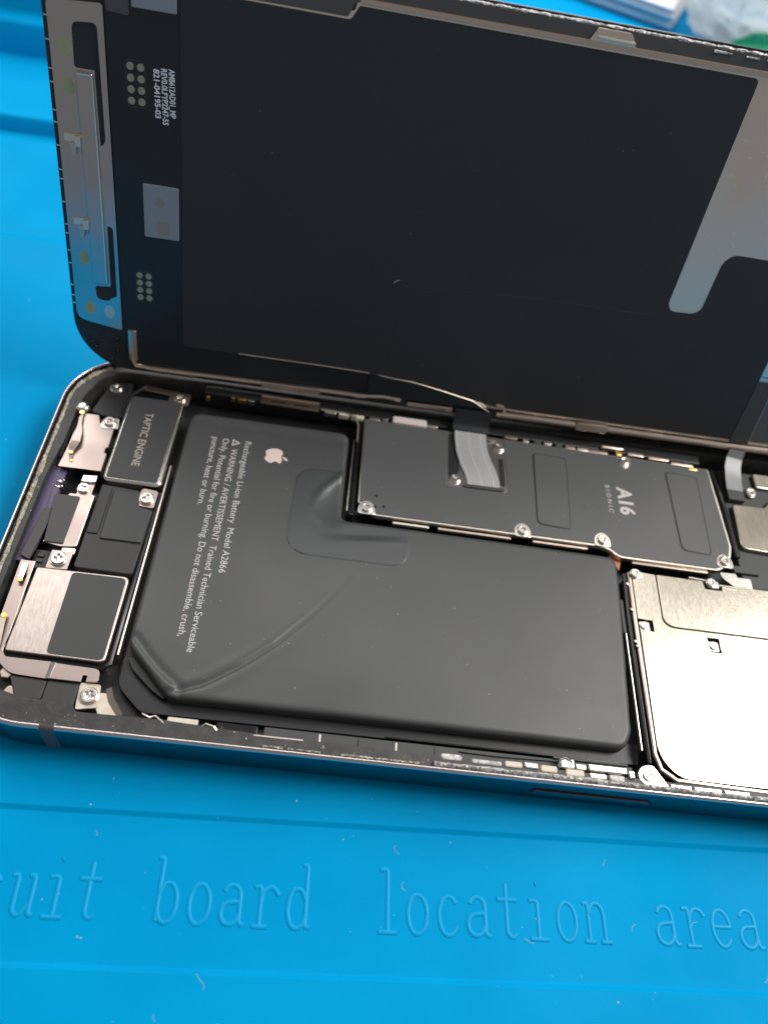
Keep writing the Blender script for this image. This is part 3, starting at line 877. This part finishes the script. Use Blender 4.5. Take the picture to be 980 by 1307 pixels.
for x, y, k in ((56.2, 44.9, 3), (84.0, 44.55, 3), (98.6, 44.8, 3), (121.2, 43.7, 4), (104.9, 64.2, 3)):
    lg = [(x - 1.5, y - 1.3, .5), (x + 1.5, y - 1.3, .5), (x + 1.5, y + 0.7, 1.4), (x, y + 1.9, 1.2), (x - 1.5, y + 0.7, 1.4)]
    if y > 60:
        lg = [(a, 2 * y - b, c) for a, b, c in lg]
    obj('screw_lug', plate(rpoly(lg, .5), -1.42, -1.22, bevel=.05), 'silver', brd)
    screw(brd, x, y, -1.14, 0.95, k)
obj('right_lug', plate(rpoly([(119.9, 41.4), (122.9, 41.5), (123.3, 40.2), (124.6, 38.6), (122.6, 38.2), (120.2, 40.2)], .3), -1.7, -1.4, bevel=.05), 'silver', brd)
add('cutout_floor', [(70.5, 65.2), (70.2, 52.5), (81.6, 52.6), (81.2, 65.1)], -1.43, -1.40, 'silver', brd, .2, 0)
obj('dark_gap', plate(rpoly([(70.5, 65), (70.6, 54.6), (72.6, 55.6), (72.0, 65)], .3), -1.40, -1.37), 'black', brd)
obj('dark_gap', plate(rpoly([(80.0, 60.5), (81.0, 60.5), (81.2, 54.0), (80.3, 54.0)], .3), -1.40, -1.37), 'black', brd)
obj('cable_clamp', plate(rpoly([(73.4, 53.2), (80.9, 53.3), (80.9, 52.6), (73.4, 52.5)], .2), -1.40, -1.02, bevel=.08), 'sticker', brd)
screw(brd, 71.8, 54.1, -1.30, 0.95, 3)
screw(brd, 80.2, 63.2, -1.30, 1.0, 3)
for x, y in ((57.8, 47.8), (59.2, 45.7), (57.7, 45.4)):
    obj('bubble', plate(circle(x, y, .28, 12), -1.31, -1.18, bevel=.1, seg=3), 'gloss', brd)
for x0, x1 in ((61.0, 67.4), (69.0, 82.0), (86.0, 96.0), (104.0, 118.0)):
    y = 42.9 if x0 < 100 else 41.2
    obj('edge_clip', box(x0, y, -2.6, x1, y + .45, -2.0, .1, .06), 'edge' if x0 in (61.0,) else 'brass', brd)
obj('board_wall', box(53.2, 43.6, -5.2, 54.1, 66.0, -2.1, .3, .15), 'gloss', brd)
obj('board_wall_edge', tube([(53.5, 62.5, -1.9), (53.5, 46.2, -1.9), (53.9, 44.4, -1.9), (54.8, 43.6, -2.0), (55.6, 43.9, -2.0), (55.3, 44.7, -2.0)], .16, 6), 'gloss', brd)
dbb = [(_dr.uniform(55, 121), _dr.uniform(45, 64), -1.30, _dr.choice((.03, .04, .06))) for _ in range(60)]
as_stuff(obj('dust', specks(dbb), 'dust', brd, smooth=False))

# silver display cable with its fine traces, S-bent onto the board and up to the display
def flex_path(off):
    ctr = [(74.6, 66.6, -0.62), (74.6, 66.0, -0.7), (74.6, 65.4, -0.77), (74.6, 64.6, -0.84), (74.65, 63.6, -0.9), (74.9, 61.2, -1.0), (75.6, 58.6, -1.08), (76.5, 56.4, -1.14), (77.0, 54.4, -1.18), (77.1, 52.8, -1.2)]
    out = []
    for i, p in enumerate(ctr):
        a = Vector(ctr[max(i - 1, 0)]); b = Vector(ctr[min(i + 1, len(ctr) - 1)])
        t = (b - a); t.z = 0
        s = Vector((1, 0, 0)) if t.length < 1e-6 else Vector((-t.y, t.x, 0)).normalized()
        if s.x < 0:
            s = -s
        s = (s + Vector((0.6, 0, 0))).normalized()
        q = Vector(p) + s * off
        q.z = p[2]
        out.append(q)
    return out
dc = obj('display_cable', strip(flex_path(0), [(1, 0, 0)] * 10, 6.1, 0.12), 'ribbon', phone)
for k in range(13):
    o_ = -2.75 + 5.5 * k / 12
    pth = [p + Vector((0, 0, 0.07)) for p in flex_path(o_)]
    obj('cable_trace', tube(pth[1:], 0.06 + 0.07 * ((k * 7) % 5 == 0), 6, flat=.6), 'ribbon_line', dc)
obj('cable_sleeve', strip([(74.6, 68.3, 2.4), (74.6, 67.7, 0.9), (74.6, 67.1, 0.0), (74.6, 66.4, -0.45), (74.6, 65.5, -0.62)], (1, 0, 0), 7.0, 0.24), 'flexblack', dc)

# ------------------------------------------------------------------ camera-side shield
shp = [(103.15, 38.9, .3), (103.1, 29.6, .1), (105.6, 29.5, .1), (105.6, 27.4, .1), (103.2, 27.4, .1), (103.2, 6.4, 2.6), (105.8, 3.3, 2.4), (143.0, 2.9, 5), (143, 28.5, .2), (108.6, 28.5, 1.2), (107.3, 29.4, 1.0), (107.35, 38.7, .2)]
nh = rpoly([(114.7, 27.6), (114.8, 24.9), (116.9, 24.9), (116.8, 27.6)], .15)
shd = obj('steel_shield', plate(rpoly(shp, .2, 6), -2.0, -1.02, holes=[nh], bevel=0.25, seg=3), 'nickel', phone)
obj('shield_lid', plate(rpoly([(107.6, 38.8, .2), (107.55, 29.7, 1.0), (108.8, 28.75, 1.2), (143, 28.75, .2), (143, 38.4, .3), (119.5, 38.5, .2), (119.3, 37.2, .2), (116.2, 37.2, .2), (116.0, 38.7, .2)], .3), -2.0, -0.98, bevel=0.09), 'nickel', shd)
obj('shield_floor', plate(rpoly([(102.7, 39.1), (102.7, 7), (104.8, 4.2, 2), (143.2, 3.6), (143.2, 38.9)], .5), -5.2, -2.0, bevel=.1), 'black', shd)
for x, y, a in ((115.8, 26.3, 0), (104.2, 28.5, 0)):
    obj('lock_clip', plate(rpoly([(x - .9, y - 1.0), (x + .9, y - 1.0), (x + .9, y + .8), (x - .9, y + .8)], .3), -1.6, -1.4, bevel=.06), 'silver', shd)
    screw(shd, x - .1, y, -1.36, .72, 3)
for x, y in ((103.6, 38.3), (117.4, 38.4)):
    obj('lock_clip', plate(rpoly([(x - .6, y - .9), (x + 1.4, y - .9), (x + 1.4, y + .5), (x - .6, y + .5)], .2), -1.2, -0.85, bevel=.06), 'silver', shd)
    screw(shd, x, y, -.84, .85, 3)
obj('clip_wire', tube([(113.6, 39.2, -1.2), (116.2, 39.0, -1.15), (118.8, 38.8, -1.2)], .2, 6), 'silver', shd)
obj('clip_wire', tube([(118.4, 38.2, -.95), (122.5, 38.0, -.95)], .2, 6), 'silver', shd)
obj('rolled_edge', tube([(102.75, 38.6, -1.5), (102.7, 30, -1.5), (102.75, 6.6, -1.5), (103.4, 4.4, -1.5), (105.6, 3.0, -1.5), (120.2, 2.65, -1.5)], .42, 10), 'brass', shd)
obj('black_gasket', tube([(101.95, 38.4, -1.7), (101.7, 30, -1.7), (101.75, 5.2, -1.7)], .38, 8), 'gloss', shd)
obj('bright_strip', box(100.95, 7.2, -2.8, 101.2, 27.5, -1.95, .1, .06), 'edge', shd)
obj('gasket_block', box(100.6, 27.0, -2.6, 101.3, 33.4, -1.9, .2, .12), 'sticker', shd)
sc = obj('corner_washer', plate(rpoly([(99.3, 3.0, .8), (100.2, 4.6, .9), (102.0, 4.9, .6), (103.6, 2.6, .8), (104.2, 1.8, .4), (100.3, 1.6, .8)], .6), -1.5, -1.05, bevel=.12), 'silver', shd)
screw(shd, 101.0, 3.1, -1.05, .8, 3)
for k, (x, y) in enumerate(((102.0, 36.2), (102.2, 31.2), (102.1, 25.2), (102.3, 24.4))):
    obj('small_nub', plate(circle(x, y, .3, 10), -1.4, -.95, bevel=.12), 'silver', shd)
cpf = add('copper_flex', [(101.6, 39.6), (102.4, 42.4), (100.6, 43.2), (99.9, 42.6)], -3.4, -2.6, 'copper', phone, .4, .2)

# plate and rubber wall to the right of the board
pr = obj('camera_plate', plate(rpoly([(125.5, 57.4, .8), (125.2, 47.3, 1.4), (143, 46.6, 2), (143, 60, 2), (134, 60.0, .4), (132, 57.6, .4)], .5), -2.0, -1.3, bevel=.18, seg=3), 'nickel', phone)
obj('rubber_wall', tube([(122.7, 65.2, -1.7), (123.3, 59.6, -1.6), (123.9, 52, -1.6), (124.2, 45.2, -1.7)], [.5, .75, .6, .5], 10), 'gloss', pr)
obj('dark_bay', box(124.6, 39.4, -5.2, 143, 66.4, -2.2, .5, .1), 'sticker', pr)
obj('dark_clip', box(122.9, 42.0, -2.1, 127.8, 43.4, -1.6, .2, .1), 'sticker', pr)
obj('lock_clip', box(123.2, 38.9, -2.1, 125.8, 41.0, -1.7, .3, .1), 'silver', pr)
obj('gold_plate', box(131.5, 62.6, -2.0, 138, 66.0, -1.4, .5, .15), 'nickel', pr)
screw(pr, 130.2, 61.2, -1.7, 1.0, 3)
pc = obj('pale_cable', strip([(127.4, 68.6, 1.8), (127.3, 67.8, 0.3), (127.0, 66.0, -0.5), (126.7, 63.0, -0.8), (126.6, 60.6, -1.0)], (1, 0, 0), 3.2, 0.2), 'greycable', phone)
obj('cable_foot', box(125.0, 58.4, -2.0, 128.4, 60.8, -1.0, .2, .12), 'sticker', pc)

# ------------------------------------------------------------------ fittings along the far inside wall
far = obj('far_rail', box(24, 66.6, -5.0, 121, 68.8, -1.5, .4, .2), 'black', phone)
cl = obj('spring_clip', plate(rpoly([(34.6, 65.9), (45.5, 65.7), (45.6, 67.5), (34.5, 67.7)], .2), -1.55, -1.2,
                             holes=[rpoly([(36.2, 66.4), (39.2, 66.35), (39.2, 66.9), (36.2, 66.95)], .2), rpoly([(40.6, 66.3), (43.8, 66.25), (43.8, 66.8), (40.6, 66.85)], .2)], bevel=.06), 'brass', far)
obj('spring_clip_lip', box(34.6, 67.55, -1.5, 45.5, 67.85, -.9, .1, .08), 'brass', far)
rr = random.Random(5)
x = 23.5
bits = [(25.0, 65.6, .7, .6, 'gold'), (29.5, 66.2, .8, .5, 'silver'), (31.2, 66.1, 1.6, .6, 'gold'), (32.9, 66.0, 1.2, .5, 'silver'),
        (47.8, 66.0, 2.2, .7, 'edge'), (50.4, 65.9, 2.0, .6, 'cream'), (53.0, 66.0, 2.4, .9, 'cream'), (56.2, 66.1, 2.0, .8, 'edge'),
        (58.2, 66.2, 1.2, .6, 'brass'), (66.8, 66.2, 3.2, .6, 'edge'),
        (82.6, 66.3, 2.6, .9, 'pink'), (85.6, 66.2, 1.2, 1.0, 'edge'), (88.0, 66.0, 1.4, .9, 'sticker'), (90.0, 66.2, 1.5, .8, 'edge'), (92.2, 65.9, 1.4, 1.0, 'sticker'),
        (94.4, 66.0, 2.0, .9, 'pink'), (97.0, 66.0, 2.4, .8, 'edge'), (100.0, 65.9, 4.0, .8, 'pink'), (104.2, 66.1, 1.2, .7, 'gold'),
        (107.6, 66.4, 3.4, .8, 'brass'), (112.2, 66.2, 4.2, .7, 'brass'), (117.0, 65.8, 4.6, .7, 'brass'), (119.0, 64.8, 1.8, .6, 'gold')]
for (bx_, by_, w_, h_, m_) in bits:
    obj('contact_block', box(bx_ - w_ / 2, by_ - h_ / 2, -2.2, bx_ + w_ / 2, by_ + h_ / 2, -1.25 + rr.uniform(-.15, .15), .15, .12), m_, far)
obj('white_connector', box(59.6, 65.4, -1.9, 66.2, 67.1, -.75, .4, .3), 'white_part', far)
obj('bright_bar', box(100.6, 66.7, -1.6, 105.0, 67.25, -.7, .2, .15), 'edge', far)
obj('hinge_wire', tube([(46, 66.4, -1.2), (50.5, 66.2, -1.1), (52.6, 65.6, -1.1), (53.3, 63.8, -1.4), (53.4, 60, -1.8)], .22, 6), 'edge', far)
# ------------------------------------------------------------------ fittings along the near inside wall
nr = obj('near_rail', box(44.5, 2.9, -5.0, 99.2, 4.5, -2.1, .2, .1), 'sticker', phone)
for x in (52.4, 58.0, 63.5, 69.2):
    obj('rail_joint', box(x, 2.86, -2.2, x + .25, 4.3, -2.05, .05, .02), 'black' if x in (58.0, 69.2) else 'edge', nr)
obj('wire_clip', tube([(27.4, 4.2, -1.5), (28.6, 3.6, -1.0), (29.3, 3.9, -.9), (30.6, 3.1, -1.2), (35.5, 3.0, -1.5), (36.4, 3.6, -1.0), (37.6, 3.3, -1.0), (38.2, 2.7, -1.3), (43.0, 2.75, -1.2), (50.2, 2.75, -1.1)], .17, 6), 'edge', nr)
obj('flat_contact', box(30.9, 3.5, -2.2, 35.2, 4.3, -1.7, .15, .08), 'cream', nr)
obj('dark_slot', box(37.8, 3.2, -2.6, 43.6, 4.4, -1.9, .2, .06), 'gloss', nr)
obj('rail_cap', box(70.0, 2.2, -1.6, 73.2, 3.2, -1.0, .4, .25), 'glue_clear', nr)
for (x0, x1, y, hw, m_, zt) in ((74.5, 79.0, 2.5, .35, 'glue_clear', -.95), (79.4, 82.0, 2.6, .45, 'cream', -.85), (82.3, 84.4, 2.7, .5, 'silver', -.8), (84.7, 87.2, 2.5, .5, 'cream', -.8),
                            (87.6, 89.8, 3.5, .75, 'silver', -.55), (90.0, 91.7, 3.3, .5, 'silver', -.9), (91.9, 97.8, 3.35, .55, 'silver', -.7), (97.9, 98.9, 2.9, .6, 'silver', -.6),
                            (92.0, 94.6, 2.2, .45, 'edge', -.8), (88.4, 91.2, 2.3, .5, 'cream', -.75), (94.9, 97.2, 2.1, .5, 'glue_clear', -.6)):
    obj('switch_piece', box(x0, y - hw, -2.6, x1, y + hw, zt, .3, .22), m_, nr)
obj('coil_end', tube([(87.4, 3.0, -1.0), (87.6, 3.9, -.6), (88.4, 4.2, -.5), (89.2, 3.8, -.6), (89.3, 3.0, -.9)], .2, 8), 'silver', nr)
obj('switch_bar', box(87.0, 4.45, -3.0, 98.4, 4.75, -1.7, .1, .06), 'sticker', nr)
obj('cable_wire', tube([(73, 4.0, -1.9), (78, 3.9, -1.9), (86, 4.1, -1.9), (94, 4.0, -1.8)], .14, 6), 'sticker', nr)
for (x0, x1) in ((104.2, 107.4), (107.8, 112.0), (112.4, 116.4)):
    obj('spring_contact', box(x0, 1.6, -1.4, x1, 2.2, -.75, .2, .15), 'silver', nr)

# ================================================================== display assembly, standing open along the far edge
TH, YAW = math.radians(75.66), math.radians(0.857)
e1 = Vector((math.cos(YAW), math.sin(YAW), 0))
e2 = Vector((0, math.cos(TH), math.sin(TH)))
e2 = (e2 - e1 * e2.dot(e1)).normalized()
e3 = e1.cross(e2)
DM = Matrix(((e1.x, e2.x, e3.x, 0), (e1.y, e2.y, e3.y, 0), (e1.z, e2.z, e3.z, 0), (0, 0, 0, 1)))
DM.translation = (Vector((0, 67.6, RIM)) + e1 * 73.0) * S
disp = root('display_panel', (73.0, 0, 0), DM, 'dark display assembly propped upright behind the phone body, inner side showing', 'display')
DX0, DX1, DY1 = 0.8, 145.6, 66.7
def d_out(d):
    return rrect(DX0 + d, d, DX1 - d, DY1 - d, 9.6 - d, 12)
gl = obj('cover_glass', ring(d_out, [(4, -1.75), (.5, -1.75), (.12, -1.6), (0, -1.3), (0, -.75), (.06, -.62), (.3, -.6), (4, -.6)]), 'glass', disp)
gb = plate(d_out(3.9), -1.76, -.58); obj('glass_core', gb, 'glass', gl)
bz_ = obj('bezel_frame', plate(d_out(0.35), -.6, -.22, bevel=.1), 'bezel_dark', disp)
# upper rim of the bezel is a warm grey plastic strip with old adhesive along its edge
ub = obj('upper_bezel', plate([(20, 64.3), (135, 64.3), (135, 66.0), (20, 66.0)], -.24, -.02, bevel=.06), 'bezel', disp)
obj('adhesive_residue', crust([(44, 66.15, -.3), (90, 66.2, -.3), (132, 66.1, -.3)], .6, .28, 21), 'glue_clear', ub, angle=25)
obj('adhesive_residue', crust([(95, 65.6, -.05), (112, 65.6, -.05)], .5, .25, 23, gap=.9), 'glue_clear', ub, angle=25)
# comb of little catches down the left edge
cr_ = random.Random(3)
for y in (12.2, 13.6, 15.5, 19.4, 21.6, 24.5, 26.0, 29.6, 33.2, 34.6, 38.2, 41.5, 43.2, 47.0, 48.8, 52.5, 55.5, 58.5, 61.0):
    obj('edge_catch', box(1.15, y, -.3, 1.75, y + .2, -.08, .05, .04), 'dmetal', bz_)
for (x, y) in ((3.1, 5.7), (5.7, 6.4), (8.3, 6.3), (3.9, 5.2), (4.5, 4.3), (8.2, 3.9), (7.1, 2.1)):
    obj('bump', plate(circle(x, y, .36, 14), -.24, 0.12, bevel=.2, seg=4), 'gloss', bz_)

# steel plate down the left end
hA = rpoly([(5.0, 55.4, .9), (8.5, 55.7, .9), (8.65, 39.9, .5), (7.85, 39.0, .4), (7.75, 49.6, .1), (4.9, 49.6, .4)], .3)
hB = rpoly([(8.0, 26.9, .4), (8.9, 26.6, .5), (8.85, 14.6, .7), (7.9, 14.2, .2), (7.4, 13.6, .4), (5.4, 13.7, .8), (5.3, 16.1, .5), (7.9, 16.3, .2)], .3)
pl = obj('speaker_plate', plate(rpoly([(1.7, 9.6, 1.6), (9.35, 8.3, .3), (9.45, 58.2, .5), (1.7, 57.7, .8)], .5), -.2, 0.10, holes=[hA, hB], bevel=.06), 'dplate', disp)
obj('plate_floor', plate(rpoly([(4.6, 56.2), (9.1, 56.2), (9.1, 13.2), (4.6, 13.2)], .3), -.2, -.12), 'film', pl)
obj('raised_pocket', plate(rrect(5.0, 16.6, 7.55, 49.2, .45, 5), 0.0, 0.52, bevel=.22, seg=3), 'dplate', pl)
obj('pocket_highlight', tube([(5.25, 48.9, .5), (7.25, 48.95, .5), (7.45, 48.5, .5), (7.45, 17.0, .5)], .13, 8), 'edge', pl)  # added bright bead as the highlight on the pocket's top and right edges
obj('side_lip', box(9.1, 8.6, 0.0, 9.5, 58.0, .28, .1, .1), 'dplate', pl)
for (x, y) in ((2.5, 38.4), (2.7, 25.6)):
    tb_ = obj('bent_clip', plate(rpoly([(x, y + 2.0), (x + 2.5, y + 2.1), (x + 2.4, y + .6), (x + 1.1, y + .5), (x + 1.0, y + .9), (x, y + .9)], .2), .09, .3, bevel=.06), 'dmetal', pl)
    q = plate(rpoly([(x + .9, y + .9), (x + 2.0, y + .9), (x + 1.7, y - 1.0), (x + 1.1, y - 1.0)], .25), .1, .8, bevel=.1)
    obj('clip_tongue', q, 'brass', pl)
    obj('clip_riser', box(x + 1.7, y + .4, .1, x + 2.6, y + 2.0, 1.0, .15, .12), 'dmetal', pl)
for (x, y, rx, ry) in ((3.9, 52.2, .85, 1.3), (3.8, 46.9, .95, 1.2), (3.85, 20.9, .8, 1.15), (4.1, 11.9, .85, 1.15)):
    obj('adhesive_spot', plate(circle(x, y, rx, 22, ry), .09, .125), 'spot', pl)
obj('grey_smudge', plate(circle(7.4, 11.6, .9, 20, 1.2), .09, .118), 'dmetal', pl)

# black circuit sheet between plate and film
fx = obj('circuit_sheet', plate(rpoly([(9.6, 2.4), (20.4, 2.2), (80, 2.2), (80, 8), (21, 8), (21, 63.6), (9.6, 63.6)], .3), -.22, -.08, bevel=.03), 'flexblack', disp)
obj('upper_patch', plate(rpoly([(9.8, 57.4), (13.0, 57.2), (13.0, 63.5), (9.8, 63.5)], .4), -.09, .02, bevel=.05), 'bezel', fx)  # grey patch in the sheet's upper left corner
for (x0, y0, x1, y1) in ((12.1, 45.5, 14.95, 51.8), (12.1, 14.3, 15.1, 19.95)):
    pd = obj('pad_frame', plate(rrect(x0, y0, x1, y1, .5, 4), -.09, -.05, holes=[rrect(x0 + .12, y0 + .12, x1 - .12, y1 - .12, .42, 4)]), 'padring', fx)
    for c in range(2):
        for r_ in range(4):
            xx = x0 + .72 + c * 1.5; yy = y1 - .85 - r_ * (y1 - y0 - 1.7) / 3
            obj('contact_pad', plate(circle(xx, yy, .53, 18), -.085, -.03), 'pad', fx)
for s, x, y0, y1 in (('AMB612AD01_MP', 18.35, 51.4, 44.8), ('REV0.0LFYP2247-55', 17.25, 51.3, 43.7), ('821-04195-03', 16.15, 51.1, 44.5)):
    obj('printed_text', text_bm(s, (x, y0), (x + .1, y1), .82, (1, 0), -.075, bold=0.025), 'print_white', fx, smooth=False)
ch = obj('foil_sticker', plate(rrect(14.0, 26.1, 19.55, 34.6, .25, 4), -.09, .12, bevel=.05), 'chip', fx)
obj('tan_spot', plate(circle(16.6, 31.9, .8, 18), .11, .128), 'chipspot', ch)
obj('tan_square', plate(rrect(16.0, 26.8, 18.1, 29.0, .3, 4), .11, .126), 'chipspot', ch)
obj('sticker_frame', plate(rrect(13.45, 25.6, 20.0, 35.3, .6, 4), -.09, -.04, bevel=.02), 'black', fx)
obj('silver_sticker', plate(rrect(13.4, 58.4, 19.6, 63.4, .15, 3), -.09, .14, bevel=.05), 'chip', fx)

# steel base plate and the big dark film on it
bp = obj('base_plate', plate(rpoly([(54.5, 7.4, .5), (54.6, 2.6, .5), (138.0, 2.4, 4), (138.0, 64.4, 4), (44.4, 64.4, .3), (44.0, 62.6, .4), (20.4, 62.6, .5), (20.4, 7.4, .3)], .4), -.24, -.06, bevel=.04), 'dmetal', disp)
flm = obj('dark_film', plate(rpoly([(20.05, 6.8, .8), (55.5, 6.6, .5), (62.5, 6.0, 2), (78.5, 3.0, 1.0), (126.0, 2.9, .3), (124.4, 37.9, .3), (110.6, 37.95, 1.6), (109.3, 36.4, 1.0), (109.15, 27.8, 1.1), (108.0, 26.9, .9), (104.0, 26.8, .9), (103.1, 28, .9),
                                       (103.0, 63.2, .8), (44.6, 63.3, .3), (43.6, 61.5, .5), (20.05, 61.6, .8)], .4), -.1, .06, bevel=.05, seg=2), 'film', disp)
obj('seam', tube([(57.0, 7.0, .06), (57.2, 24.2, .055)], .05, 6, flat=.5), 'film', flm)
obj('seam', tube([(57.2, 24.2, .055), (80.0, 25.4, .055), (103.0, 25.6, .055)], .05, 6, flat=.5), 'film', flm)
obj('film_nick', tube([(55.6, 24.4, .06), (55.9, 24.9, .09), (56.5, 25.1, .06)], .07, 6), 'edge', flm)
df = [(_dr.uniform(22, 102), _dr.uniform(8, 62), .06, _dr.choice((.02, .025, .03, .045))) for _ in range(50)]
df += [(_dr.uniform(104, 110), _dr.uniform(38, 56), -.06, _dr.choice((.05, .07, .09))) for _ in range(40)]
as_stuff(obj('dust', specks(df), 'dust', flm, smooth=False))
obj('upper_lip', box(44.6, 63.5, -.1, 137, 64.3, .16, .1, .12), 'brass', bp)
obj('upper_tray', plate(rpoly([(28.0, 61.8), (43.2, 61.8), (43.9, 63.6), (46, 64.0), (46, 65.4), (28, 65.4)], .4), -.1, .1, bevel=.08), 'bezel', bp)
obj('catch_hook', plate(rpoly([(77.0, 64.2), (77.9, 65.9, .3), (82.8, 65.9, .4), (83.9, 64.2)], .2), -.05, .26, bevel=.1), 'dmetal', bp)
obj('catch_hook_edge', tube([(78.2, 64.8, .3), (83.6, 64.7, .3)], .22, 8), 'edge', bp)
# lower lip of the base, with bends and hooks
lip = obj('lower_lip', merge(tube([(10.9, 8.6, .1), (10.9, 2.8, .15), (11.6, 1.6, .2), (14, 1.4, .2), (24, 1.45, .2), (47, 1.7, .25), (53, 1.7, .25), (57, 2.2, .3), (60.5, 2.0, .3)], .45, 8),
                           tube([(62.5, 1.5, .3), (70.5, 1.0, .3)], .34, 8), tube([(79.0, 1.7, .3), (86, 1.8, .3), (126.6, 1.5, .3), (138, 1.6, .3)], .6, 10)), 'brass', disp)
obj('brass_pillar', box(10.35, 2.5, -.1, 11.9, 8.7, .35, .3, .2), 'brass', lip)
obj('lip_hook', box(94.6, .9, -.1, 100.8, 2.7, 1.1, .3, .25), 'brass', lip)
obj('lip_hook', box(118.6, 1.1, -.1, 121.0, 2.1, .6, .3, .2), 'brass', lip)
obj('lip_hook', box(34.4, .9, -.1, 45.4, 2.1, .8, .2, .2), 'brass', lip)
obj('lip_hook', box(84.0, 1.2, -.1, 87.5, 2.3, .75, .3, .2), 'brass', lip)
obj('lip_hook', box(108.0, 1.1, -.1, 112.5, 2.2, .75, .3, .2), 'dmetal', lip)
obj('lip_hook', box(61.8, 1.1, -.1, 70.6, 1.9, .7, .2, .2), 'brass', lip)
obj('corner_bend', tube([(78.6, 3.6, .2), (80.0, 3.5, .4), (80.4, 2.8, .5), (80.3, 1.6, .5)], .28, 8), 'brass', lip)
fcb = obj('display_flex', plate(rpoly([(54, 6.9, .3), (58.5, 6.2, 2), (67, 5.2, 2), (74, 3.8, 2), (78.0, 1.4, 1), (77.4, .2, .3), (71.6, .2, .3), (70.8, 2.2, .3), (54, 2.4, .3)], .5), .02, .5, bevel=.15), 'flexblack', disp)
obj('flex_edge', tube([(30, 6.85, .1), (46, 6.8, .15), (53.5, 6.7, .25), (58.5, 6.35, .5), (62, 6.2, .52), (67, 5.35, .52), (74, 3.95, .5), (77.6, 1.9, .4)], .09, 6), 'dmetal', fcb)
# tail of the pale cable on the display's right end
obj('cable_tail', plate(rpoly([(125.6, 2.4), (129.4, 2.4), (128.6, 16), (125.2, 16)], .3), .02, .14, bevel=.04), 'sticker', disp)
obj('right_film', plate(rpoly([(125.0, 17), (138, 17), (138, 3), (129.6, 3), (128.8, 16.4)], .3), -.08, .01, bevel=.03), 'graphite', disp)

# ================================================================== things behind
def pix_dir(v):
    return v
stack_rot = math.radians(157)
sroot = root('paper_stack', (0, 0, 0), Matrix.Translation(Vector((151, 285, 0)) * S) @ Matrix.Rotation(stack_rot, 4, 'Z'),
             'neat stack of white sheets and sleeves lying behind the display', 'papers')
pr_ = random.Random(8)
zz = 0.0
for k in range(11):
    th = pr_.uniform(.5, 1.0)
    dx, dy = pr_.uniform(-1.6, 1.6), pr_.uniform(-1.5, 1.5)
    b = plate(rrect(dx, -105 + dy, 150 + dx, dy, .8, 3), zz + .03, zz + th, bevel=.08)
    obj('sheet', b, 'paper' if k % 3 else 'paper2', sroot)
    zz += th

def crumpled(name, c, r, seed, mt, label, cat, amp=.24):
    bm = bmesh.new()
    bmesh.ops.create_icosphere(bm, subdivisions=6, radius=1.0)
    off = Vector((seed * 3.1, seed * 1.7, seed))
    for v in bm.verts:
        p = v.co.copy()
        n1 = 1 - 2 * abs(noise.noise(p * 1.7 + off))
        n2 = 1 - 2 * abs(noise.noise(p * 3.9 + off))
        n3 = 1 - 2 * abs(noise.noise(p * 8.0 + off))
        k = 1 + amp * (n1 * .55 + n2 * .32 + n3 * .14 - .35)
        v.co = Vector((p.x * k * r[0], p.y * k * r[1], p.z * k * r[2]))
    zmin = -r[2] * .62
    for v in bm.verts:
        if v.co.z < zmin:
            v.co.z = zmin
        v.co += Vector((c[0], c[1], -zmin))
    o = obj(name, bm, mt, None, angle=50)
    o['label'] = label
    o['category'] = cat
    return o
make_translucent(MT['greenbag'], (0.08, 0.75, 0.42), 0.5)
crumpled('plastic_bag', (200, 292, 0), (40, 30, 26), 2, 'bag', 'crumpled white plastic bag lying behind the display beside the paper stack', 'bag')
crumpled('green_bag', (186, 268, 0), (15, 6, 7), 9, 'greenbag', 'small crumpled green plastic bag tucked in front of the white bag', 'bag')
